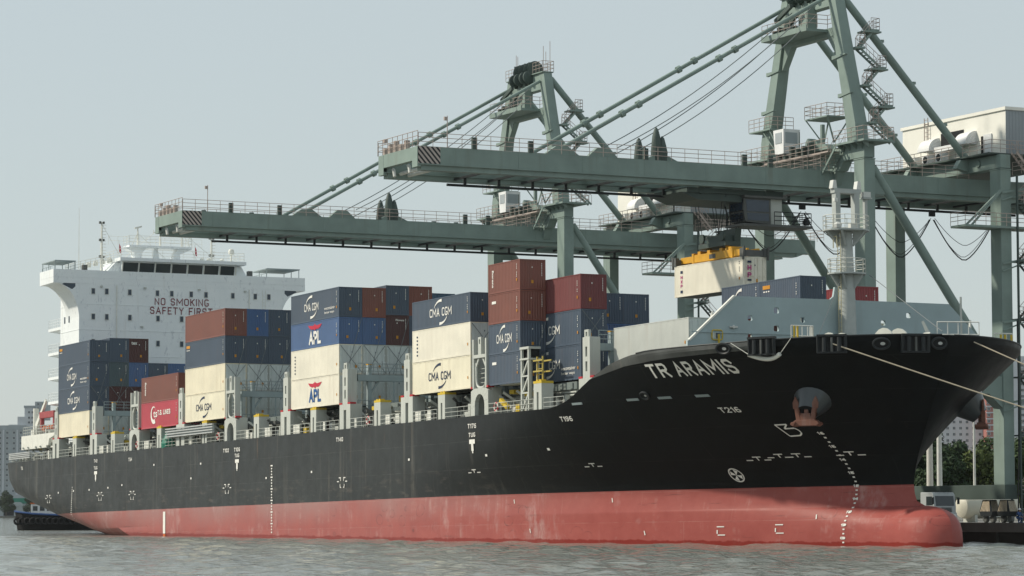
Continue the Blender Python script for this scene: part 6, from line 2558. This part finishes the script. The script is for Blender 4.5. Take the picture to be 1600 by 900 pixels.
# quay worker crouching by the bogie
def person(loc, rz):
    J = dict(pelvis=(0, 0, .50), chest=(.10, 0, .82), neck=(.17, 0, 1.00), head=(.20, 0, 1.16), top=(.2, 0, 1.27),
             shl=(.14, .19, .95), ell=(.30, .26, .72), wrl=(.48, .17, .58), shr=(.14, -.19, .95), elr=(.30, -.26, .72), wrr=(.48, -.17, .58),
             hpl=(.02, .11, .46), knl=(.42, .17, .50), anl=(.16, .16, .09), tol=(.38, .18, .04), hpr=(.02, -.11, .46), knr=(.42, -.17, .50), anr=(.16, -.16, .09), tor=(.38, -.18, .04))
    names = list(J)
    E_ = [('pelvis', 'chest'), ('chest', 'neck'), ('neck', 'head'), ('head', 'top'), ('chest', 'shl'), ('shl', 'ell'), ('ell', 'wrl'), ('chest', 'shr'), ('shr', 'elr'), ('elr', 'wrr'),
          ('pelvis', 'hpl'), ('hpl', 'knl'), ('knl', 'anl'), ('anl', 'tol'), ('pelvis', 'hpr'), ('hpr', 'knr'), ('knr', 'anr'), ('anr', 'tor')]
    RAD = dict(pelvis=.16, chest=.17, neck=.06, head=.10, top=.075, shl=.08, ell=.055, wrl=.04, shr=.08, elr=.055, wrr=.04, hpl=.11, knl=.075, anl=.055, tol=.04, hpr=.11, knr=.075, anr=.055, tor=.04)
    me = bpy.data.meshes.new('body')
    me.from_pydata([J[n] for n in names], [(names.index(a), names.index(b)) for a, b in E_], [])
    me.materials.append(MATS['work_blue'])
    ob = bpy.data.objects.new('body', me)
    COL.objects.link(ob)
    ob.modifiers.new('skin', 'SKIN')
    sv = me.skin_vertices[0].data
    for n, q in zip(names, sv):
        q.radius = (RAD[n], RAD[n])
    sv[0].use_root = True
    sb = ob.modifiers.new('sub', 'SUBSURF')
    sb.levels = sb.render_levels = 2
    p = empty('person', loc, (0, 0, rz))
    ob.parent = p
    mb = MB()
    mb.lathe([(.02, .98), (.075, 1.02), (.095, 1.12), (.09, 1.2), (.05, 1.24)], (.215, 0, 0), 'z', 12)
    mb.box(.3, -.018, 1.09, .335, .018, 1.13)
    mb.build('head', 'skin', p, smooth=True)
    mb = MB()
    mb.lathe([(.155, 1.19), (.135, 1.2), (.13, 1.26), (.09, 1.32), (.02, 1.34)], (.205, 0, 0), 'z', 14)
    mb.build('helmet', 'paper_white', p, smooth=True)
    for s in (-1, 1):
        mb = MB()
        for k, l in enumerate((.075, .085, .08, .065)):
            mb.path([(.49, s * (.145 + .018 * k), .57), (.49 + l * .6, s * (.145 + .018 * k), .55), (.49 + l, s * (.143 + .016 * k), .51)], .009, 5)
        mb.path([(.48, s * .13, .57), (.52, s * .105, .55), (.545, s * .1, .53)], .01, 5)
        mb.beam((.46, s * .17, .59), (.51, s * .172, .565), .08, .03)
        mb.build('hand', 'skin', p, smooth=True)
    tag(p, 'person in blue workwear and white helmet crouching by the striped crane bogie', 'person')
person((-51.6, 47.2, QZ), R(20))

# ================================================================== TUG
tug = empty('tugboat', (-261.5, 17.6, 0), (0, 0, YAW))
tag(tug, 'small dark tugboat hung with tyre fenders behind the ship stern', 'tugboat')
mb = MB()
st = [(0, 1.6, 2.75), (1.2, 2.9, 2.6), (3, 3.5, 2.4), (7, 3.7, 2.2), (14, 3.6, 2.1), (20, 3.0, 2.2)]
vs, fs = [], []
for x, hbm, zt in st:
    vs += [(x, -hbm + 3.7, zt), (x + .3, -hbm * .85 + 3.7, 0.2), (x + .5, -hbm * .6 + 3.7, -1), (x + .5, hbm * .6 + 3.7, -1), (x + .3, hbm * .85 + 3.7, .2), (x, hbm + 3.7, zt)]
for i in range(len(st) - 1):
    for j in range(6):
        fs.append((i * 6 + j, i * 6 + (j + 1) % 6, (i + 1) * 6 + (j + 1) % 6, (i + 1) * 6 + j))
fs += [tuple(range(6)), tuple(30 + j for j in range(6))]
mb.add(vs, fs)
mb.build('tug_hull', 'rubber', tug, bevel=.05)
mb = MB()
pts = [(x, -hbm + 3.62, zt + .06) for x, hbm, zt in st]
mb.path([(-.1, 3.7, 2.8)] + pts, .16, 6)
mb.build('tug_gunwale', 'work_blue', tug, smooth=True)
for i in range(13):
    x = .5 + i * .85
    hbm = float(np.interp(x, [q[0] for q in st], [q[1] for q in st]))
    mb = MB()
    ring(mb, (x, 3.7 - hbm - .12, 1.35), .46, .19, 0, 0, 16)
    mb.build('tyre_fender', 'rubber', tug, smooth=True)
mb = MB()
mb.box(2.4, 2.0, 2.2, 8.2, 5.4, 3.9)
mb.build('deckhouse', 'paper_white', tug, bevel=.05)
mb = MB()
mb.box(2.3, 1.9, 3.92, 8.3, 5.5, 4.1)
mb.box(2.8, 2.3, 4.1, 6.4, 5.1, 4.75)
hs = mb.build('wheelhouse', 'orange', tug)
mb = MB()
for k in range(5):
    mb.box(2.7 + k * 1.05, 1.96, 2.9, 3.4 + k * 1.05, 1.99, 3.6)
mb.build('wheelhouse_window', 'glass_dark', hs)

# ================================================================== TREES
def leaf_mesh(seed, h, w, nleaf, size):
    rs = random.Random(seed)
    mb = MB()
    lobes = []
    for i in range(15):
        t = rs.random()
        a = rs.uniform(0, 6.28)
        rr = w * .5 * (1 - .55 * t) * rs.uniform(.35, .9)
        lobes.append((rr * math.cos(a), rr * math.sin(a), h * (.28 + .64 * t), w * rs.uniform(.16, .28)))
    lobes.append((0, 0, h * .62, w * .3))
    vs, fs = [], []
    for i in range(nleaf):
        cx, cy, cz, r = rs.choice(lobes)
        d = Vector((rs.gauss(0, 1), rs.gauss(0, 1), rs.gauss(0, 1))).normalized()
        rad = r * (rs.random() ** .35) * rs.uniform(.85, 1.12)
        c = Vector((cx, cy, cz)) + Vector((d.x, d.y, d.z * .8)) * rad
        n = (d + Vector((rs.gauss(0, .6), rs.gauss(0, .6), rs.gauss(.3, .5)))).normalized()
        a = n.orthogonal().normalized()
        a.rotate(Matrix.Rotation(rs.uniform(0, 6.28), 3, n))
        b_ = n.cross(a)
        s = size * rs.uniform(.6, 1.3)
        o = len(vs)
        vs += [c - a * s, c + b_ * s * .5, c + a * s, c - b_ * s * .5]
        fs.append((o, o + 1, o + 2, o + 3))
    mb.add(vs, fs)
    me = mb.mesh('crown')
    tb = MB()
    tb.path([(0, 0, 0), (.1, .05, h * .2), (-.05, .1, h * .45), (.1, 0, h * .8)], .035 * h * .6, 8, .01 * h)
    for i in range(7):
        lx, ly, lz, r = lobes[i]
        tb.path([(0, .05, h * .25 + .02 * h * i), (lx * .5, ly * .5, lz * .75), (lx, ly, lz)], .012 * h, 5, .004 * h)
    return me, tb.mesh('trunk')
TM = [leaf_mesh(5, 11, 8.5, 5200, .34), leaf_mesh(9, 13, 9, 6000, .36), leaf_mesh(14, 9, 8, 4600, .32)]
def view_point(px, dist, z):
    v = d_ + r2 * ((px - 800) / FPX)
    v = Vector((v.x, v.y, 0)).normalized()
    return Vector((CAMP.x + v.x * dist, CAMP.y + v.y * dist, z))
def tree(px, dist, kind, leaf, sc, label, group, z=1.35):
    o = empty('leafy_tree', view_point(px, dist, z), (0, 0, rnd.uniform(0, 6.28)))
    o.scale = (sc, sc, sc)
    for me, nm, mt in ((TM[kind][0], 'crown', leaf), (TM[kind][1], 'trunk', 'bark')):
        put(me, nm, mt, o)
    tag(o, label, 'tree', group)
TL = [(1424, 345, 0, 'leaf_dark', 1.0, 'dark tree nearest the bow stem'), (1447, 395, 1, 'leaf_dark', 1.0, 'tall dark tree between the two thick white poles'),
      (1470, 340, 2, 'leaf_dark', .95, 'low dark tree behind the clean white pole'), (1486, 420, 0, 'leaf_dark', 1.05, 'dark rounded tree between the clean pole and the thin pole'),
      (1502, 345, 2, 'leaf_mid', .8, 'small mid green tree in front of the white tower block'), (1517, 390, 0, 'leaf_mid', .8, 'mid green tree directly behind the thin pole'),
      (1535, 345, 2, 'leaf_light', .95, 'yellowish green tree between thin pole and crane leg'), (1550, 405, 1, 'leaf_mid', .92, 'bushy green tree half behind the crane leg'),
      (1577, 350, 0, 'leaf_mid', .95, 'green tree between the crane leg and the stair tower'), (1596, 390, 1, 'leaf_light', .9, 'light green tree behind the zigzag stair tower'),
      (1612, 350, 2, 'leaf_mid', 1.0, 'green tree beyond the zigzag stair tower'), (1456, 450, 0, 'leaf_dark', 1.2, 'largest dark tree behind both thick poles')]
for px, dist, k, lf, sc, lab in TL:
    tree(px, dist, k, lf, sc, lab, 'trees behind the quay')
for i, (px, lab) in enumerate(((-8, 'tree beside the long grey shed on the far bank'), (14, 'dark tree below the stepped tower on the far bank'), (52, 'far bank tree beside the ship stern'))):
    tree(px, 1450, i, 'leaf_dark', 1.0, lab, 'trees on the far bank', 1.0)

# ================================================================== BUILDINGS
def block(px, dist, label, parts, wall, z=1.0):
    """parts: (name, x0, x1, y0, y1, z0, z1, material)"""
    o = empty('apartment_block', view_point(px, dist, z), (0, 0, YAW))
    tag(o, label, 'building', 'apartment blocks behind the harbour')
    for nm, x0, x1, y0, y1, z0, z1, mt in parts:
        mb = MB()
        mb.box(x0, y0, z0, x1, y1, z1)
        mb.build(nm, mt, o)
    return o
wb = MB()
wb.box(-.75, -.12, 0, .75, .0, 1.5, 0)
wb.box(-.62, -.14, .1, -.05, -.121, 1.4, 1)
wb.box(.05, -.14, .1, .62, -.121, 1.4, 1)
WB = wb.mesh('window')
WB.materials.append(MATS['pale_paint']); WB.materials.append(MATS['flat_window'])
def windows(o, xs, zs, y=0.0, sill=None):
    for x in xs:
        for z in zs:
            w = bpy.data.objects.new('window', WB)
            COL.objects.link(w)
            w.parent = o
            w.location = (x, y, z)
gb = block(8, 1700, 'grey apartment block with rows of windows behind the ship stern', [('wall', -24, 12.6, 0, 16, 0, 49.5, 'flat_grey'), ('parapet', -24.3, 12.9, -.3, 16.3, 49.5, 52, 'flat_grey'), ('podium', -26, 16, -4, 18, 0, 12, 'flat_grey')], 'flat_grey')
windows(gb, [-1.8, 2.4, 6.2, 10.2], [13.5 + 3.05 * k for k in range(12)])
mb = MB()
for x in (.2, 8.2):
    mb.box(x - .5, -.5, 12, x + .5, 0, 49.5)
mb.build('pilaster', 'flat_white', gb)
sb_ = block(36, 1850, 'stepped pale tower rising above the grey apartment block', [('wall', -8, 14, 0, 14, 0, 57, 'flat_white'), ('upper_wall', -2.6, 12.4, 1, 14, 57, 62, 'flat_white'), ('top_wall', 1.6, 12, 2, 14, 62, 67.5, 'flat_white'), ('roof_band', 1.2, 8, 1.6, 13, 67.5, 69, 'flat_grey'), ('stair_tower', 8.2, 16, 1.5, 14, 60, 71.5, 'flat_grey')], 'flat_white')
windows(sb_, [4.8, 7.0, 9.2], [53, 57.6, 60.6, 64], -.0)
windows(sb_, [10.3, 13.2], [66.5, 69.2], 1.4)
wt = block(1505, 1450, 'white apartment tower seen between the bow and the crane leg', [('wall', -14, 10.2, 0, 16, 0, 76, 'flat_white'), ('podium', -16, 12, -3, 18, 0, 20, 'flat_grey')], 'flat_white')
windows(wt, [-8.6, -5.4, -2.2, 1.0, 4.2, 7.4], [27 + 3.05 * k for k in range(14)])
rt = block(1546, 1440, 'white and red banded apartment tower beside the crane leg', [('wall', -2.3, 3.2, 0, 16, 0, 78, 'flat_red'), ('wall', 3.2, 26, .5, 16, 0, 78, 'flat_white'), ('podium', -3, 27, -3, 18, 0, 20, 'flat_grey')], 'flat_red')
windows(rt, [-1.2, 2.0, 15.5, 19, 22.5], [27 + 3.05 * k for k in range(16)])
mb = MB()
for k in range(18):
    mb.box(-2.4, -.35, 25.6 + 3.05 * k, 3.3, 0, 26.2 + 3.05 * k)
mb.build('balcony_slab', 'flat_white', rt)
# sheds and moored barge along the far bank
for i, (px, w, h, mt, lab) in enumerate(((2, 26, 7, 'flat_grey', 'long grey shed farthest from the ship on the far bank'), (32, 16, 9, 'tarp_green', 'green roofed shed on the far bank beside the tug'), (58, 20, 6, 'ship_dark', 'dark low shed on the far bank nearest the ship stern'))):
    o = empty('riverside_shed', view_point(px, 1480, 1.0), (0, 0, YAW))
    tag(o, lab, 'shed', 'sheds on the far bank')
    mb = MB()
    mb.box(-w / 2, 0, 0, w / 2, 14, h * .7)
    mb.build('wall', 'flat_grey', o)
    mb = MB()
    mb.prism([(-w / 2 - .5, h * .7), (w / 2 + .5, h * .7), (w / 2 - 2, h), (-w / 2 + 2, h)], 'y', -.5, 14.5)
    mb.build('roof', mt, o)
    mb = MB()
    mb.box(-w * .3, -.1, .2, -w * .1, 0, h * .5)
    mb.box(w * .1, -.1, .2, w * .3, 0, h * .5)
    mb.build('door', 'dark_void', o)

# pieces that stand apart become parts of their own; fine joined work is marked as such
for root in [o for o in COL.objects if o.parent is None and o is not cr1 and o is not cr2]:
    split_all(root)
split_all(cr1)
for o in COL.objects:
    if o.parent is not None and o.type == 'MESH':
        bn = o.name.split('.')[0]
        if any(bn == k or bn.endswith('_' + k) for k in STUFF):
            o['kind'] = 'stuff'

# ================================================================== HAZE
mb = MB()
mb.box(-2150, -700, -3.2, 420, 1150, 92)
m = bpy.data.materials.new('haze_air')
m.use_nodes = True
nt = m.node_tree
nt.nodes.clear()
out = nd(nt, 'ShaderNodeOutputMaterial')
vol = nd(nt, 'ShaderNodeVolumePrincipled')
vol.inputs['Color'].default_value = (.86, .90, .93, 1)
vol.inputs['Density'].default_value = .00004
vol.inputs['Anisotropy'].default_value = .2
nt.links.new(vol.outputs[0], out.inputs['Volume'])
MATS['haze_air'] = m
hz_ = mb.build('haze', 'haze_air')
struct(hz_, 'stuff')
